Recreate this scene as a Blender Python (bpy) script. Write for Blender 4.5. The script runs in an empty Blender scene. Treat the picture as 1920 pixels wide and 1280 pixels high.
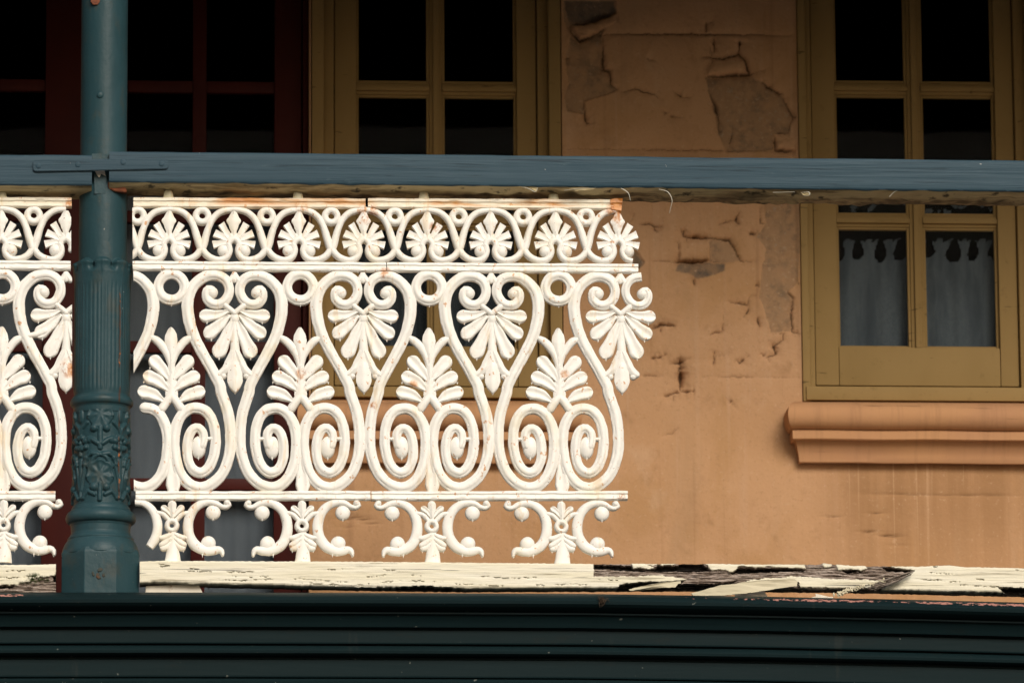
import bpy, bmesh, math, random
import numpy as np
from mathutils import Vector, Matrix, noise as mn

random.seed(7); np.random.seed(7)
R = math.radians
S = bpy.context.scene
COL = S.collection

# ------------------------------------------------------------------ camera
F = 11000.0                      # focal length in pixels of a 1920 px wide frame
DIST, EYE, ZC = 12.0, 1.6, 4.02
YAW, ROLL = R(4.0), 0.0062
CAM = Vector((-DIST*math.tan(YAW), -DIST, EYE))
fwd = (Vector((0, 0, ZC)) - CAM).normalized()
right = fwd.cross(Vector((0, 0, 1))).normalized()
upv = right.cross(fwd).normalized()
r2 = right*math.cos(ROLL) + upv*math.sin(ROLL)
u2 = upv*math.cos(ROLL) - right*math.sin(ROLL)
# verticals lean to the left at their top: the picture is turned a little anticlockwise
right, upv = right*math.cos(ROLL) - upv*math.sin(ROLL), upv*math.cos(ROLL) + right*math.sin(ROLL)
cam = bpy.data.cameras.new('camera'); camo = bpy.data.objects.new('camera', cam); COL.objects.link(camo)
M = Matrix((right, upv, -fwd)).transposed().to_4x4(); M.translation = CAM
camo.matrix_world = M
cam.sensor_width = 36.0; cam.lens = F/1920*36.0; cam.clip_end = 3000; cam.clip_start = .5
cam.dof.use_dof = True; cam.dof.focus_distance = (Vector((0, 0, ZC))-CAM).length; cam.dof.aperture_fstop = 8
S.camera = camo
nR, nU, nF, nC = (np.array(v) for v in (right, upv, fwd, CAM))

def at(px, py, Y):
    d = nR*(px-960) - nU*(py-640) + nF*F
    t = (Y-nC[1])/d[1]
    return Vector(nC+d*t)
def proj(X, Y, Z):
    P = np.stack([X-nC[0], Y-nC[1], Z-nC[2]], -1)
    w = P@nF
    return 960+F*(P@nR)/w, 640-F*(P@nU)/w

# ------------------------------------------------------------------ world, sun, exposure
SUN_EL, SUN_AZ = R(31), R(14)            # azimuth to the right of straight in front of the house
w = bpy.data.worlds.new('World'); S.world = w; w.use_nodes = True
nt = w.node_tree; bg = nt.nodes['Background']
sk = nt.nodes.new('ShaderNodeTexSky'); sk.sky_type = 'NISHITA'; sk.sun_disc = False
sk.sun_elevation = SUN_EL; sk.sun_rotation = R(180)-SUN_AZ
sk.air_density = 1.0; sk.dust_density = 4.0; sk.ozone_density = .5
nt.links.new(sk.outputs[0], bg.inputs[0]); bg.inputs[1].default_value = .05
sl = bpy.data.lights.new('sun', 'SUN'); sl.energy = 1.5; sl.angle = R(28); sl.color = (1, .95, .87)
so = bpy.data.objects.new('sun', sl); COL.objects.link(so)
sd = Vector((math.sin(SUN_AZ)*math.cos(SUN_EL), -math.cos(SUN_AZ)*math.cos(SUN_EL), math.sin(SUN_EL)))
so.rotation_euler = sd.to_track_quat('Z', 'Y').to_euler(); so.location = (3, -10, 15)
S.view_settings.view_transform = 'Standard'; S.view_settings.look = 'None'
S.view_settings.exposure = .65; S.view_settings.gamma = 1.0

# ------------------------------------------------------------------ helpers
def link(o): COL.objects.link(o); return o
def thing(name, label, cat, loc=(0, 0, 0), group=None):
    o = link(bpy.data.objects.new(name, None)); o.location = loc; o.empty_display_size = .05
    o['label'] = label; o['category'] = cat
    if group: o['group'] = group
    return o
def tag(o, label, cat, group=None):
    o['label'] = label; o['category'] = cat
    if group: o['group'] = group
    return o
def mesh_from(name, bm, m, smooth=True, ang=40):
    bmesh.ops.recalc_face_normals(bm, faces=bm.faces)
    me = bpy.data.meshes.new(name); bm.to_mesh(me); bm.free()
    if m: me.materials.append(m)
    if smooth:
        me.polygons.foreach_set('use_smooth', [True]*len(me.polygons))
        me.set_sharp_from_angle(angle=R(ang))
    return me
def put(name, me, parent=None, world=None):
    """link one mesh object; world = world position of its own origin"""
    o = link(bpy.data.objects.new(name, me))
    loc = Vector(world) if world is not None else Vector((0, 0, 0))
    if parent is not None:
        o.parent = parent
        pw = Vector((0, 0, 0)); q = parent
        while q is not None: pw += Vector(q.location); q = q.parent
        o.location = loc - pw
    else:
        o.location = loc
    return o
def obj(name, bm, m, parent=None, smooth=True, ang=40):
    return put(name, mesh_from(name, bm, m, smooth, ang), parent)
def box(bm, x0, x1, y0, y1, z0, z1, bev=0):
    vs = [bm.verts.new((x, y, z)) for x in (x0, x1) for y in (y0, y1) for z in (z0, z1)]
    fs = [(0, 1, 3, 2), (4, 6, 7, 5), (0, 4, 5, 1), (2, 3, 7, 6), (0, 2, 6, 4), (1, 5, 7, 3)]
    faces = [bm.faces.new([vs[i] for i in f]) for f in fs]
    if bev:
        es = list({e for f in faces for e in f.edges})
        bmesh.ops.bevel(bm, geom=es, offset=bev, segments=2, affect='EDGES', profile=.6)
def vnoise(x, y, seed=0):
    """vectorised value noise, 0..1"""
    x = np.asarray(x, float); y = np.asarray(y, float)
    xi = np.floor(x).astype(int); yi = np.floor(y).astype(int); fx = x-xi; fy = y-yi
    def h(a, b):
        n = (a*374761393 + b*668265263 + seed*974634777) & 0x7fffffff
        n = ((n ^ (n >> 13))*1274126177) & 0x7fffffff
        return ((n ^ (n >> 16)) & 0xffff)/65535.0
    fx = fx*fx*(3-2*fx); fy = fy*fy*(3-2*fy)
    return (h(xi, yi)*(1-fx)+h(xi+1, yi)*fx)*(1-fy)+(h(xi, yi+1)*(1-fx)+h(xi+1, yi+1)*fx)*fy
def fbm(x, y, seed=0, o=4):
    s, a, t = 0, .5, 0
    for k in range(o):
        s = s+a*vnoise(np.asarray(x)*2**k, np.asarray(y)*2**k, seed+k*17); t += a; a *= .5
    return s/t
def seg_dist(X, Y, pts):
    d = np.full(X.shape, 1e9)
    for (ax, ay), (bx, by) in zip(pts[:-1], pts[1:]):
        vx, vy = bx-ax, by-ay; L = vx*vx+vy*vy+1e-9
        t = np.clip(((X-ax)*vx+(Y-ay)*vy)/L, 0, 1)
        d = np.minimum(d, np.hypot(X-ax-t*vx, Y-ay-t*vy))
    return d
def seg_dist_t(X, Y, pts):
    """distance to a polyline and the 0..1 position along it of the nearest point"""
    d = np.full(X.shape, 1e9); T = np.zeros(X.shape); L0 = 0.
    tot = sum(math.hypot(b[0]-a[0], b[1]-a[1]) for a, b in zip(pts[:-1], pts[1:]))
    for (ax, ay), (bx, by) in zip(pts[:-1], pts[1:]):
        vx, vy = bx-ax, by-ay; L = vx*vx+vy*vy+1e-9
        t = np.clip(((X-ax)*vx+(Y-ay)*vy)/L, 0, 1); q = np.hypot(X-ax-t*vx, Y-ay-t*vy)
        m = q < d; d = np.where(m, q, d); T = np.where(m, (L0+t*math.sqrt(L))/tot, T); L0 += math.sqrt(L)
    return d, T
def in_poly(X, Y, pts):
    ins = np.zeros(X.shape, bool); n = len(pts)
    for i in range(n):
        x0, y0 = pts[i]; x1, y1 = pts[(i+1) % n]
        if y0 == y1: continue
        c = ((y0 > Y) != (y1 > Y)) & (X < (x1-x0)*(Y-y0)/(y1-y0)+x0)
        ins ^= c
    return ins
def poly_sd(X, Y, pts):
    d = seg_dist(X, Y, list(pts)+[pts[0]])
    return np.where(in_poly(X, Y, pts), -d, d)
def sstep(a, b, x):
    t = np.clip((x-a)/(b-a), 0, 1); return t*t*(3-2*t)
def grid_mesh(name, V, m, attr=None, keep=None, closed_u=False):
    """V (nu,nv,3) -> quad mesh; attr (nu,nv,4) point colour; keep (nu-1,nv-1) bool"""
    nu, nv = V.shape[:2]
    idx = np.arange(nu*nv).reshape(nu, nv)
    if closed_u: idx = np.vstack([idx, idx[:1]])
    q = np.stack([idx[:-1, :-1], idx[1:, :-1], idx[1:, 1:], idx[:-1, 1:]], -1)
    q = q[keep] if keep is not None else q.reshape(-1, 4)
    me = bpy.data.meshes.new(name)
    me.vertices.add(nu*nv); me.vertices.foreach_set('co', V.reshape(-1).astype(np.float32))
    n = len(q); me.loops.add(n*4); me.polygons.add(n)
    me.loops.foreach_set('vertex_index', q.reshape(-1).astype(np.int32))
    me.polygons.foreach_set('loop_start', np.arange(0, n*4, 4, dtype=np.int32))
    me.update(calc_edges=True); me.validate()
    me.polygons.foreach_set('use_smooth', [True]*len(me.polygons))
    if attr is not None:
        a = me.color_attributes.new('wear', 'FLOAT_COLOR', 'POINT')
        a.data.foreach_set('color', attr.reshape(-1).astype(np.float32))
    if m: me.materials.append(m)
    return me

# ------------------------------------------------------------------ materials
class Mat:
    def __init__(s, name, base, rough=.5, spec=.5):
        s.m = bpy.data.materials.new(name); s.m.use_nodes = True
        s.n = s.m.node_tree.nodes; s.l = s.m.node_tree.links
        s.b = s.n['Principled BSDF']
        s.b.inputs['Roughness'].default_value = rough
        s.b.inputs['Specular IOR Level'].default_value = spec
        s.pos = s.n.new('ShaderNodeNewGeometry').outputs['Position']
        s.col = None; s.base(base)
    def base(s, c):
        r = s.n.new('ShaderNodeRGB'); r.outputs[0].default_value = (*c, 1); s.setc(r.outputs[0])
    def setc(s, out):
        s.col = out; s.l.new(out, s.b.inputs['Base Color'])
    def noise(s, scale=(10, 10, 10), detail=4, rough=.55, dist=0, loc=(0, 0, 0)):
        mp = s.n.new('ShaderNodeMapping'); mp.inputs['Scale'].default_value = scale
        mp.inputs['Location'].default_value = loc
        s.l.new(s.pos, mp.inputs[0])
        t = s.n.new('ShaderNodeTexNoise'); t.inputs['Scale'].default_value = 1
        t.inputs['Detail'].default_value = detail; t.inputs['Roughness'].default_value = rough
        t.inputs['Distortion'].default_value = dist
        s.l.new(mp.outputs[0], t.inputs[0]); return t.outputs[0]
    def ramp(s, x, a, b, va=0., vb=1.):
        r = s.n.new('ShaderNodeMapRange'); r.interpolation_type = 'SMOOTHSTEP'
        for i, v in enumerate((a, b, va, vb)): r.inputs[i+1].default_value = v
        s.l.new(x, r.inputs[0]); return r.outputs[0]
    def math(s, op, a, b=None):
        m = s.n.new('ShaderNodeMath'); m.operation = op
        for i, v in enumerate((a, b)):
            if v is None: continue
            if isinstance(v, (int, float)): m.inputs[i].default_value = v
            else: s.l.new(v, m.inputs[i])
        return m.outputs[0]
    def mix(s, fac, c, blend='MIX'):
        m = s.n.new('ShaderNodeMix'); m.data_type = 'RGBA'; m.blend_type = blend
        if isinstance(fac, (int, float)): m.inputs[0].default_value = fac
        else: s.l.new(fac, m.inputs[0])
        s.l.new(s.col, m.inputs[6])
        if isinstance(c, tuple): m.inputs[7].default_value = (*c, 1)
        else: s.l.new(c, m.inputs[7])
        s.setc(m.outputs[2]); return s
    def bump(s, h, strength=.3, dist=.002):
        b = s.n.new('ShaderNodeBump'); b.inputs['Strength'].default_value = strength
        b.inputs['Distance'].default_value = dist
        s.l.new(h, b.inputs['Height'])
        if s.b.inputs['Normal'].is_linked: s.l.new(s.b.inputs['Normal'].links[0].from_socket, b.inputs['Normal'])
        s.l.new(b.outputs[0], s.b.inputs['Normal']); return s
    def wear(s):
        a = s.n.new('ShaderNodeAttribute'); a.attribute_name = 'wear'
        sp = s.n.new('ShaderNodeSeparateColor'); s.l.new(a.outputs['Color'], sp.inputs[0]); return sp.outputs
    def xyz(s):
        sp = s.n.new('ShaderNodeSeparateXYZ'); s.l.new(s.pos, sp.inputs[0]); return sp.outputs

def iron_mat(name, rust, base=(.86, .84, .785)):
    a = Mat(name, base, .42, .4)
    a.mix(a.ramp(a.noise((14, 14, 14), 3), .50, .78, 0, .7), (.80, .73, .57))
    a.mix(a.ramp(a.noise((85, 85, 60), 4, .65), .62, .69, 0, .85), (.58, .27, .09))
    a.mix(a.ramp(a.noise((55, 40, 9), 4, .6, .3, (2, 0, 4)), .57, .72, 0, .55), (.74, .56, .34))      # rust specks
    a.mix(a.ramp(a.noise((210, 210, 210), 2, .5, loc=(3, 1, 7)), .73, .77, 0, .8), (.16, .07, .03))
    for jx, jy, jr in ((689, 398, 24), (1160, 398, 30), (566, 385, 14), (722, 512, 13), (1166, 930, 10), (96, 915, 12), (133, 690, 22), (565, 700, 12), (775, 720, 11), (1060, 700, 10), (250, 600, 8), (133, 380, 16), (815, 425, 12), (700, 760, 9)):
        c = at(jx, jy, -.04)
        v = a.n.new('ShaderNodeVectorMath'); v.operation = 'DISTANCE'; a.l.new(a.pos, v.inputs[0]); v.inputs[1].default_value = c
        msk = a.ramp(v.outputs['Value'], jr*.00045, jr*.0013, 1, 0)
        nz = a.ramp(a.noise((60, 60, 45), 4, .65, .3, (jx*.1, 0, 0)), .40, .60)
        a.mix(a.math('MULTIPLY', a.math('MULTIPLY', msk, nz), .85), (.60, .27, .08))
        a.mix(a.math('MULTIPLY', a.math('MULTIPLY', msk, a.ramp(a.noise((110, 110, 80), 4, .65, .3, (jx*.1, 0, 3)), .50, .62)), .8), (.40, .13, .03))
    if rust:
        x, y, z = a.xyz()
        up = a.ramp(z, at(600, 388, -.03).z, at(600, 377, -.03).z, .25, 1)
        n = a.noise((4.2, 4, 25), 5, .6, .6, (.55, 0, 3))
        a.mix(a.math('MULTIPLY', a.ramp(n, .44, .64, 0, .95), up), (.66, .36, .13))
        a.mix(a.math('MULTIPLY', a.ramp(n, .54, .68, 0, .95), up), (.56, .22, .045))
        a.mix(a.ramp(a.noise((30, 25, 130), 3, .6, .5), .66, .74, 0, .6), (.16, .09, .04))
    a.bump(a.noise((160, 160, 160), 3), .25, .0015)
    return a.m
M_IRON = iron_mat('white iron paint', False)
M_IRONTOP = iron_mat('rust stained iron paint', True, (.82, .76, .62))
M_IRONRUST = iron_mat('rusted iron', False, (.58, .21, .035))
M_PEG = iron_mat('mossy cream iron', False, (.55, .50, .33))

a = Mat('slate blue rail paint', (.031, .062, .084), .5, .12)
g = a.noise((3, 60, 130), 5, .6, .5)
a.mix(a.ramp(g, .35, .7), (.045, .080, .104))
a.mix(a.ramp(a.noise((2.2, 40, 95), 3, .5, .8, (5, 0, 0)), .67, .70, 0, .85), (.012, .02, .03))
a.mix(a.ramp(a.noise((5, 50, 210), 4, .6, .7, (2, 0, 6)), .58, .66, 0, .7), (.018, .034, .046))
a.mix(a.ramp(a.noise((14, 40, 60), 4, .7, .3, (2, 0, 9)), .62, .74, 0, .5), (.075, .115, .135))
a.mix(a.ramp(a.noise((60, 60, 90), 2), .76, .79, 0, .8), (.40, .40, .38))
a.bump(g, .5, .003); M_BLUE = a.m

def soffit_mat(name, c, dark):
    a = Mat(name, c, .7, .2)
    n = a.noise((5, 30, 40), 5, .65, .6)
    a.mix(a.ramp(n, .45, .62, 0, .9), dark)
    a.mix(a.ramp(a.noise((30, 30, 30), 3), .58, .70, 0, .9), (.02, .017, .01))
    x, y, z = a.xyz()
    a.mix(a.math('MULTIPLY', a.ramp(y, -.045, -.015), a.ramp(a.noise((14, 14, 14), 4, .6, .4, (0, 3, 0)), .35, .60, .25, .95)), (.035, .026, .014))  # shade toward the back edge painted into the colour, broken up with rot stains
    a.bump(n, .8, .004); return a.m
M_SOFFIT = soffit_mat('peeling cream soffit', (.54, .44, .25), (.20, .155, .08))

a = Mat('dark teal post paint', (.018, .050, .059), .42, .2)
a.mix(a.ramp(a.noise((9, 9, 6), 4), .4, .7), (.025, .062, .074))
a.mix(a.ramp(a.noise((30, 30, 20), 4, .6), .55, .72, 0, .6), (.045, .055, .048))
a.mix(a.ramp(a.noise((12, 12, 3), 5, .65, .3, (4, 4, 0)), .56, .72, 0, .5), (.012, .032, .038))
a.mix(a.ramp(a.noise((85, 85, 85), 2), .76, .79, 0, .7), (.30, .30, .27))
x, y, z = a.xyz()
_pc = at(224, 745, -.04)
wob = a.math('MULTIPLY', a.math('SUBTRACT', a.noise((1, 1, 30), 5), .5), .009)
dx = a.math('ABSOLUTE', a.math('SUBTRACT', a.math('ADD', x, wob), _pc.x))
line = a.ramp(dx, .0003, .0026, 1, 0)
zz = a.math('MULTIPLY', a.ramp(z, at(0, 950, 0).z, at(0, 930, 0).z), a.ramp(z, at(0, 590, 0).z, at(0, 540, 0).z, 1, 0))
br = a.ramp(a.noise((20, 20, 26), 3, .6, 0, (2, 2, 2)), .42, .55)
a.mix(a.math('MULTIPLY', a.math('MULTIPLY', line, zz), br), (.065, .032, .02))
a.mix(a.math('MULTIPLY', a.math('MULTIPLY', line, zz), a.ramp(a.noise((30, 30, 55), 3, .6, 0, (6, 2, 2)), .57, .64)), (.38, .13, .035))
a.bump(a.noise((110, 110, 110), 4, .6), .35, .0015)
a.bump(a.noise((28, 28, 28), 3), .3, .003); M_POST = a.m

a = Mat('rust primer', (.22, .07, .03), .7, .2)
a.mix(a.ramp(a.noise((60, 60, 60), 3), .4, .7), (.09, .03, .02)); M_RUST = a.m
a = Mat('lifted teal paint flake', (.055, .06, .05), .6, .1)
a.mix(a.ramp(a.noise((120, 120, 120), 3), .5, .62), (.11, .055, .03)); M_BLISTER = a.m

a = Mat('bottle green fascia paint', (.0068, .0165, .0188), .45, .05)
a.mix(a.ramp(a.noise((4, 30, 30), 4), .4, .7), (.0065, .0155, .0175))
a.mix(a.ramp(a.noise((75, 75, 75), 2), .735, .765, 0, .75), (.15, .16, .14))
a.mix(a.ramp(a.noise((9, 9, 30), 5, .7), .56, .72, 0, .5), (.012, .016, .015))
a.mix(a.ramp(a.noise((30, 10, 2.5), 4, .6), .66, .74, 0, .5), (.02, .026, .025))
wv = a.wear()
a.mix(wv[0], (.46, .22, .18))
a.mix(a.math('MULTIPLY', wv[0], a.ramp(a.noise((140, 140, 140), 3), .55, .65)), (.16, .05, .04))
a.bump(a.noise((5, 60, 60), 4), .25, .002)
a.bump(wv[0], .4, .002); M_FASCIA = a.m

a = Mat('peach wall paint', (.535, .315, .172), .8, .05)
a.mix(a.ramp(a.noise((3, 3, 3), 4), .35, .7), (.50, .288, .15))
a.mix(a.ramp(a.noise((5.5, 5.5, 4), 6, .62, .6, (3, 0, 1)), .46, .66, 0, .55), (.43, .24, .105))
a.mix(a.ramp(a.noise((13, 13, 11), 6, .65, .4, (8, 0, 1)), .54, .74, 0, .6), (.35, .195, .095))
a.mix(a.ramp(a.noise((9, 9, 7), 5, .6, .3, (1, 0, 6)), .56, .72, 0, .5), (.56, .36, .22))
a.mix(a.ramp(a.noise((55, 10, 1.6), 4, .6), .52, .75, 0, .45), (.55, .35, .22))     # rain streaks
a.mix(a.ramp(a.noise((40, 10, 1.1), 3, .5, 0, (9, 0, 0)), .60, .75, 0, .35), (.30, .155, .08))
a.mix(a.ramp(a.noise((22, 22, 22), 5, .7), .58, .75, 0, .25), (.28, .15, .08))
x, y, z = a.xyz()
ms = a.math('MULTIPLY', a.ramp(x, at(1490, 950, 1.3).x, at(1640, 950, 1.3).x), a.math('MULTIPLY', a.ramp(z, at(1700, 1150, 1.3).z, at(1700, 930, 1.3).z, .35, 1), a.ramp(z, at(1700, 872, 1.3).z, at(1700, 860, 1.3).z, 1, 0)))
a.mix(a.math('MULTIPLY', ms, a.ramp(a.noise((26, 10, 1.1), 4, .6, 0, (3, 0, 2)), .30, .60, .45, .95)), (.345, .19, .092))
a.mix(a.math('MULTIPLY', ms, a.ramp(a.noise((62, 10, .8), 3, .55, .25, (1, 0, 3)), .60, .68, 0, .6)), (.53, .33, .19))
wv = a.wear()
pt = a.noise((26, 26, 26), 5, .65)
p2 = Mat.__new__(Mat)
a.mix(wv[0], (.37, .228, .128))
a.mix(a.math('MULTIPLY', wv[0], a.ramp(pt, .46, .66, 0, .9)), (.235, .158, .098))
a.mix(a.math('MULTIPLY', wv[0], a.ramp(a.noise((60, 60, 60), 4, .6, 0, (4, 4, 4)), .60, .70, 0, .6)), (.40, .30, .21))
a.mix(a.math('MULTIPLY', wv[1], .85), (.06, .033, .018))
a.mix(a.math('MULTIPLY', wv[2], a.ramp(pt, .35, .6, .95, .55)), (.10, .085, .07))
a.mix(a.ramp(a.noise((110, 110, 110), 3, .6), .55, .72, 0, .35), (.33, .185, .09))
a.mix(a.ramp(a.noise((100, 100, 100), 3, .6, 0, (5, 0, 5)), .58, .74, 0, .35), (.62, .42, .27))
a.mix(a.ramp(a.noise((7, 7, 1.3), 5, .62, .3, (6, 0, 2)), .55, .70, 0, .35), (.40, .25, .14))
a.bump(a.noise((130, 130, 130), 4, .6), .45, .002)
a.bump(a.noise((18, 18, 18), 5, .6), .45, .005); M_WALL = a.m

a = Mat('peach sill render', (.51, .275, .135), .8, .05)
a.mix(a.ramp(a.noise((4, 4, 4), 4), .35, .7), (.46, .245, .13))
a.mix(a.ramp(a.noise((60, 10, 4), 4, .6), .50, .75, 0, .5), (.36, .19, .10))
a.mix(a.ramp(a.noise((2, 40, 40), 3, .6, .3, (1, 5, 2)), .66, .70, 0, .6), (.16, .09, .05))
a.bump(a.noise((70, 70, 70), 4), .25, .002); M_SILL = a.m

a = Mat('mustard window paint', (.315, .208, .082), .6, .08)
a.mix(a.ramp(a.noise((5, 5, 3), 4), .4, .7), (.275, .18, .068))
a.mix(a.ramp(a.noise((30, 30, 30), 5, .7), .58, .72, 0, .35), (.17, .11, .04))
a.mix(a.ramp(a.noise((12, 12, 90), 3, .6, .4), .68, .72, 0, .7), (.08, .05, .02))
a.bump(a.noise((60, 60, 20), 4), .2, .002); M_WIN = a.m

a = Mat('oxblood door paint', (.062, .0105, .0075), .5, .1)
a.mix(a.ramp(a.noise((6, 6, 4), 4), .4, .7), (.046, .008, .0065)); M_DOOR = a.m

def glass(name):
    m = bpy.data.materials.new(name); m.use_nodes = True; n = m.node_tree.nodes; l = m.node_tree.links
    n.remove(n['Principled BSDF'])
    t = n.new('ShaderNodeBsdfTransparent'); t.inputs[0].default_value = (.86, .89, .90, 1)
    gl = n.new('ShaderNodeBsdfGlossy'); gl.inputs['Roughness'].default_value = .03
    fr = n.new('ShaderNodeFresnel'); fr.inputs[0].default_value = 1.075
    mx = n.new('ShaderNodeMixShader')
    l.new(fr.outputs[0], mx.inputs[0]); l.new(t.outputs[0], mx.inputs[1]); l.new(gl.outputs[0], mx.inputs[2])
    l.new(mx.outputs[0], n['Material Output'].inputs[0]); return m
M_GLASS = glass('window glass')

def cloth(name, c, c2):
    a = Mat(name, c, .9, .1)
    a.mix(a.ramp(a.noise((24, 10, 5), 4, .6), .4, .7), c2)
    a.mix(a.ramp(a.noise((260, 260, 260), 2), .4, .6, 0, .4), c2)
    a.bump(a.noise((300, 300, 300), 1), .2, .001); return a.m
M_LACE = cloth('grey lace curtain', (.155, .166, .178), (.085, .095, .108))
M_CURT = cloth('slate curtain', (.065, .072, .082), (.05, .056, .064))
M_DCURT = cloth('grey door curtain', (.20, .208, .228), (.175, .182, .20))
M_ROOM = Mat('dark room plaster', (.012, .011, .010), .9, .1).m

a = Mat('flaking rail paint and rotted wood', (.76, .71, .55), .6, .2)
a.mix(a.ramp(a.noise((3, 30, 60), 4), .4, .7), (.82, .78, .65))
a.mix(a.ramp(a.noise((5, 30, 230), 5, .65, .5), .58, .66, 0, .7), (.20, .16, .09))      # checks along the grain
a.mix(a.ramp(a.noise((3, 30, 150), 2, .5, .6, (7, 1, 2)), .70, .72, 0, .9), (.03, .025, .02))
wv = a.wear()
gr = a.noise((22, 60, 430), 6, .72, .5)
wood = a.n.new('ShaderNodeValToRGB'); wood.color_ramp.elements[0].position = .43; wood.color_ramp.elements[1].position = .60
wood.color_ramp.elements[0].color = (.06, .045, .035, 1); wood.color_ramp.elements[1].color = (.46, .39, .34, 1)
e = wood.color_ramp.elements.new(.5); e.color = (.22, .165, .13, 1)
a.l.new(gr, wood.inputs[0])
a.mix(wv[0], wood.outputs[0])
a.mix(wv[1], (.012, .009, .007))
a.mix(a.math('MULTIPLY', wv[2], a.ramp(a.noise((150, 150, 150), 3), .4, .55)), (.035, .045, .012))
a.bump(a.noise((10, 60, 330), 5, .65), .6, .002); M_RAILWOOD = a.m

a = Mat('rotten grey wood', (.33, .275, .23), .9, .1)
g = a.noise((60, 200, 300), 4, .7, .5)
a.mix(a.ramp(g, .45, .62), (.07, .05, .04)); a.bump(g, .8, .004); M_ROT = a.m
a = Mat('loose cream paint', (.62, .56, .40), .6, .3)
a.mix(a.ramp(a.noise((8, 60, 100), 4), .5, .7), (.40, .35, .24))
a.bump(a.noise((15, 60, 120), 3), .4, .002); M_CHIP = a.m
a = Mat('fresh cream paint flake', (.76, .70, .58), .6, .3)
a.mix(a.ramp(a.noise((45, 45, 45), 4), .6, .68, 0, .8), (.42, .26, .18)); M_FLAKE = a.m
M_CURL = Mat('pale paint curl', (.42, .40, .33), .5, .3).m
a = Mat('cobweb dust', (.07, .05, .035), .95, .05); M_DUST = a.m
M_CEIL = Mat('ceiling board paint', (.06, .045, .03), .8, .2).m
M_FLOOR = Mat('verandah boards', (.38, .34, .29), .8, .1).m
a = Mat('street asphalt and footpath', (.07, .068, .063), .9, .2)
a.mix(a.ramp(a.noise((.5, .5, .5), 5), .4, .7), (.09, .087, .08)); M_GROUND = a.m

# ------------------------------------------------------------------ setting
W = 1.30                                   # wall plane
bm = bmesh.new()
prof_ = [(-900, 6), (-120, 4), (-47, 2.5), (-40, 1.6), (-25, .2), (-21, 0), (600, 0)]        # made-up rise across the street, unseen, kept low for the sky light
rows_ = [[bm.verts.new((x, y, z)) for x in (-600, 600)] for y, z in prof_]
for A, B in zip(rows_[:-1], rows_[1:]): bm.faces.new((A[0], A[1], B[1], B[0]))
o = obj('ground', bm, M_GROUND, smooth=False); o['kind'] = 'structure'
zfloor = at(960, 1120, -.1).z - .05
bm = bmesh.new(); box(bm, -6, 7, .02, W+.0, zfloor-.08, zfloor)
o = obj('floor', bm, M_FLOOR, smooth=False); o['kind'] = 'structure'
SHADE_BEAM_Z = at(960, -330, 0).z                 # underside of an unseen roof-edge beam, added low to darken the upper wall
bm = bmesh.new()
box(bm, -6, 7, -.06, .06, SHADE_BEAM_Z, SHADE_BEAM_Z+.45)
box(bm, -6, 7, .06, W+.3, SHADE_BEAM_Z+.40, SHADE_BEAM_Z+.45)
o = obj('ceiling_and_shade_beam', bm, M_CEIL, smooth=False); o['kind'] = 'structure'
bm = bmesh.new()
vs = [(-3.95, W+.02), (-3.95, W+3.5), (4.45, W+3.5), (4.45, W+.02)]
RZ0, RZ1 = zfloor-.55, at(1000, -420, W).z+.22
for i in range(3):
    (x0, y0), (x1, y1) = vs[i], vs[i+1]
    bm.faces.new([bm.verts.new(p) for p in ((x0, y0, RZ0), (x1, y1, RZ0), (x1, y1, RZ1), (x0, y0, RZ1))])
bm.faces.new([bm.verts.new((x, y, RZ0)) for x, y in vs]); bm.faces.new([bm.verts.new((x, y, RZ1)) for x, y in vs])
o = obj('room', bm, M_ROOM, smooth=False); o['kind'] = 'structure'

# ------------------------------------------------------------------ wall with cracks and lost plaster
def wx(px, Y=W, py=400): return at(px, py, Y).x
def wz(py, Y=W, px=1000): return at(px, py, Y).z
def up3(l): return [(1030+x/3.765, y/3.765) for x, y in l]
def lo5(l): return [(1180+x/3.121, 370+y/3.122) for x, y in l]
PATCH = [up3([(95, 0), (470, 0), (485, 150), (400, 190), (375, 240), (380, 480), (430, 500), (435, 590), (490, 630), (420, 665), (245, 715), (240, 800), (130, 790), (105, 680), (140, 600), (115, 420), (150, 250), (100, 130)]),
         up3([(1100, 545), (1400, 530), (1500, 570), (1640, 670), (1720, 820), (1690, 940), (1590, 950), (1580, 1060), (1260, 1070), (1200, 960), (1180, 860), (1130, 650)]),
         lo5([(470, 245), (580, 245), (640, 340), (650, 370), (560, 380), (470, 375)]),
         lo5([(790, 30), (1000, 30), (1000, 230), (985, 500), (930, 550), (965, 590), (950, 680), (950, 780), (830, 790), (800, 680), (760, 570), (770, 470), (800, 300), (745, 230), (800, 150)]),
         lo5([(0, 270), (35, 300), (90, 380), (60, 420), (0, 430)])]
DARKP = [lo5([(290, 380), (460, 376), (565, 385), (565, 430), (480, 462), (400, 480), (350, 450), (262, 430)]), lo5([(20, 300), (85, 380), (60, 415), (20, 410)]),
         up3([(100, 0), (460, 0), (475, 80), (390, 110), (250, 160), (130, 150)])]
FLAP = [up3([(1130, 420), (1330, 380), (1390, 450), (1405, 515), (1115, 535)]), up3([(155, 180), (300, 160), (480, 90), (480, 150), (330, 235), (220, 275)]),
        up3([(1600, 940), (1735, 940), (1740, 1065), (1605, 1060)]), lo5([(295, 240), (470, 245), (470, 365), (295, 365)])]
CR = []   # (points, half width px)
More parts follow.
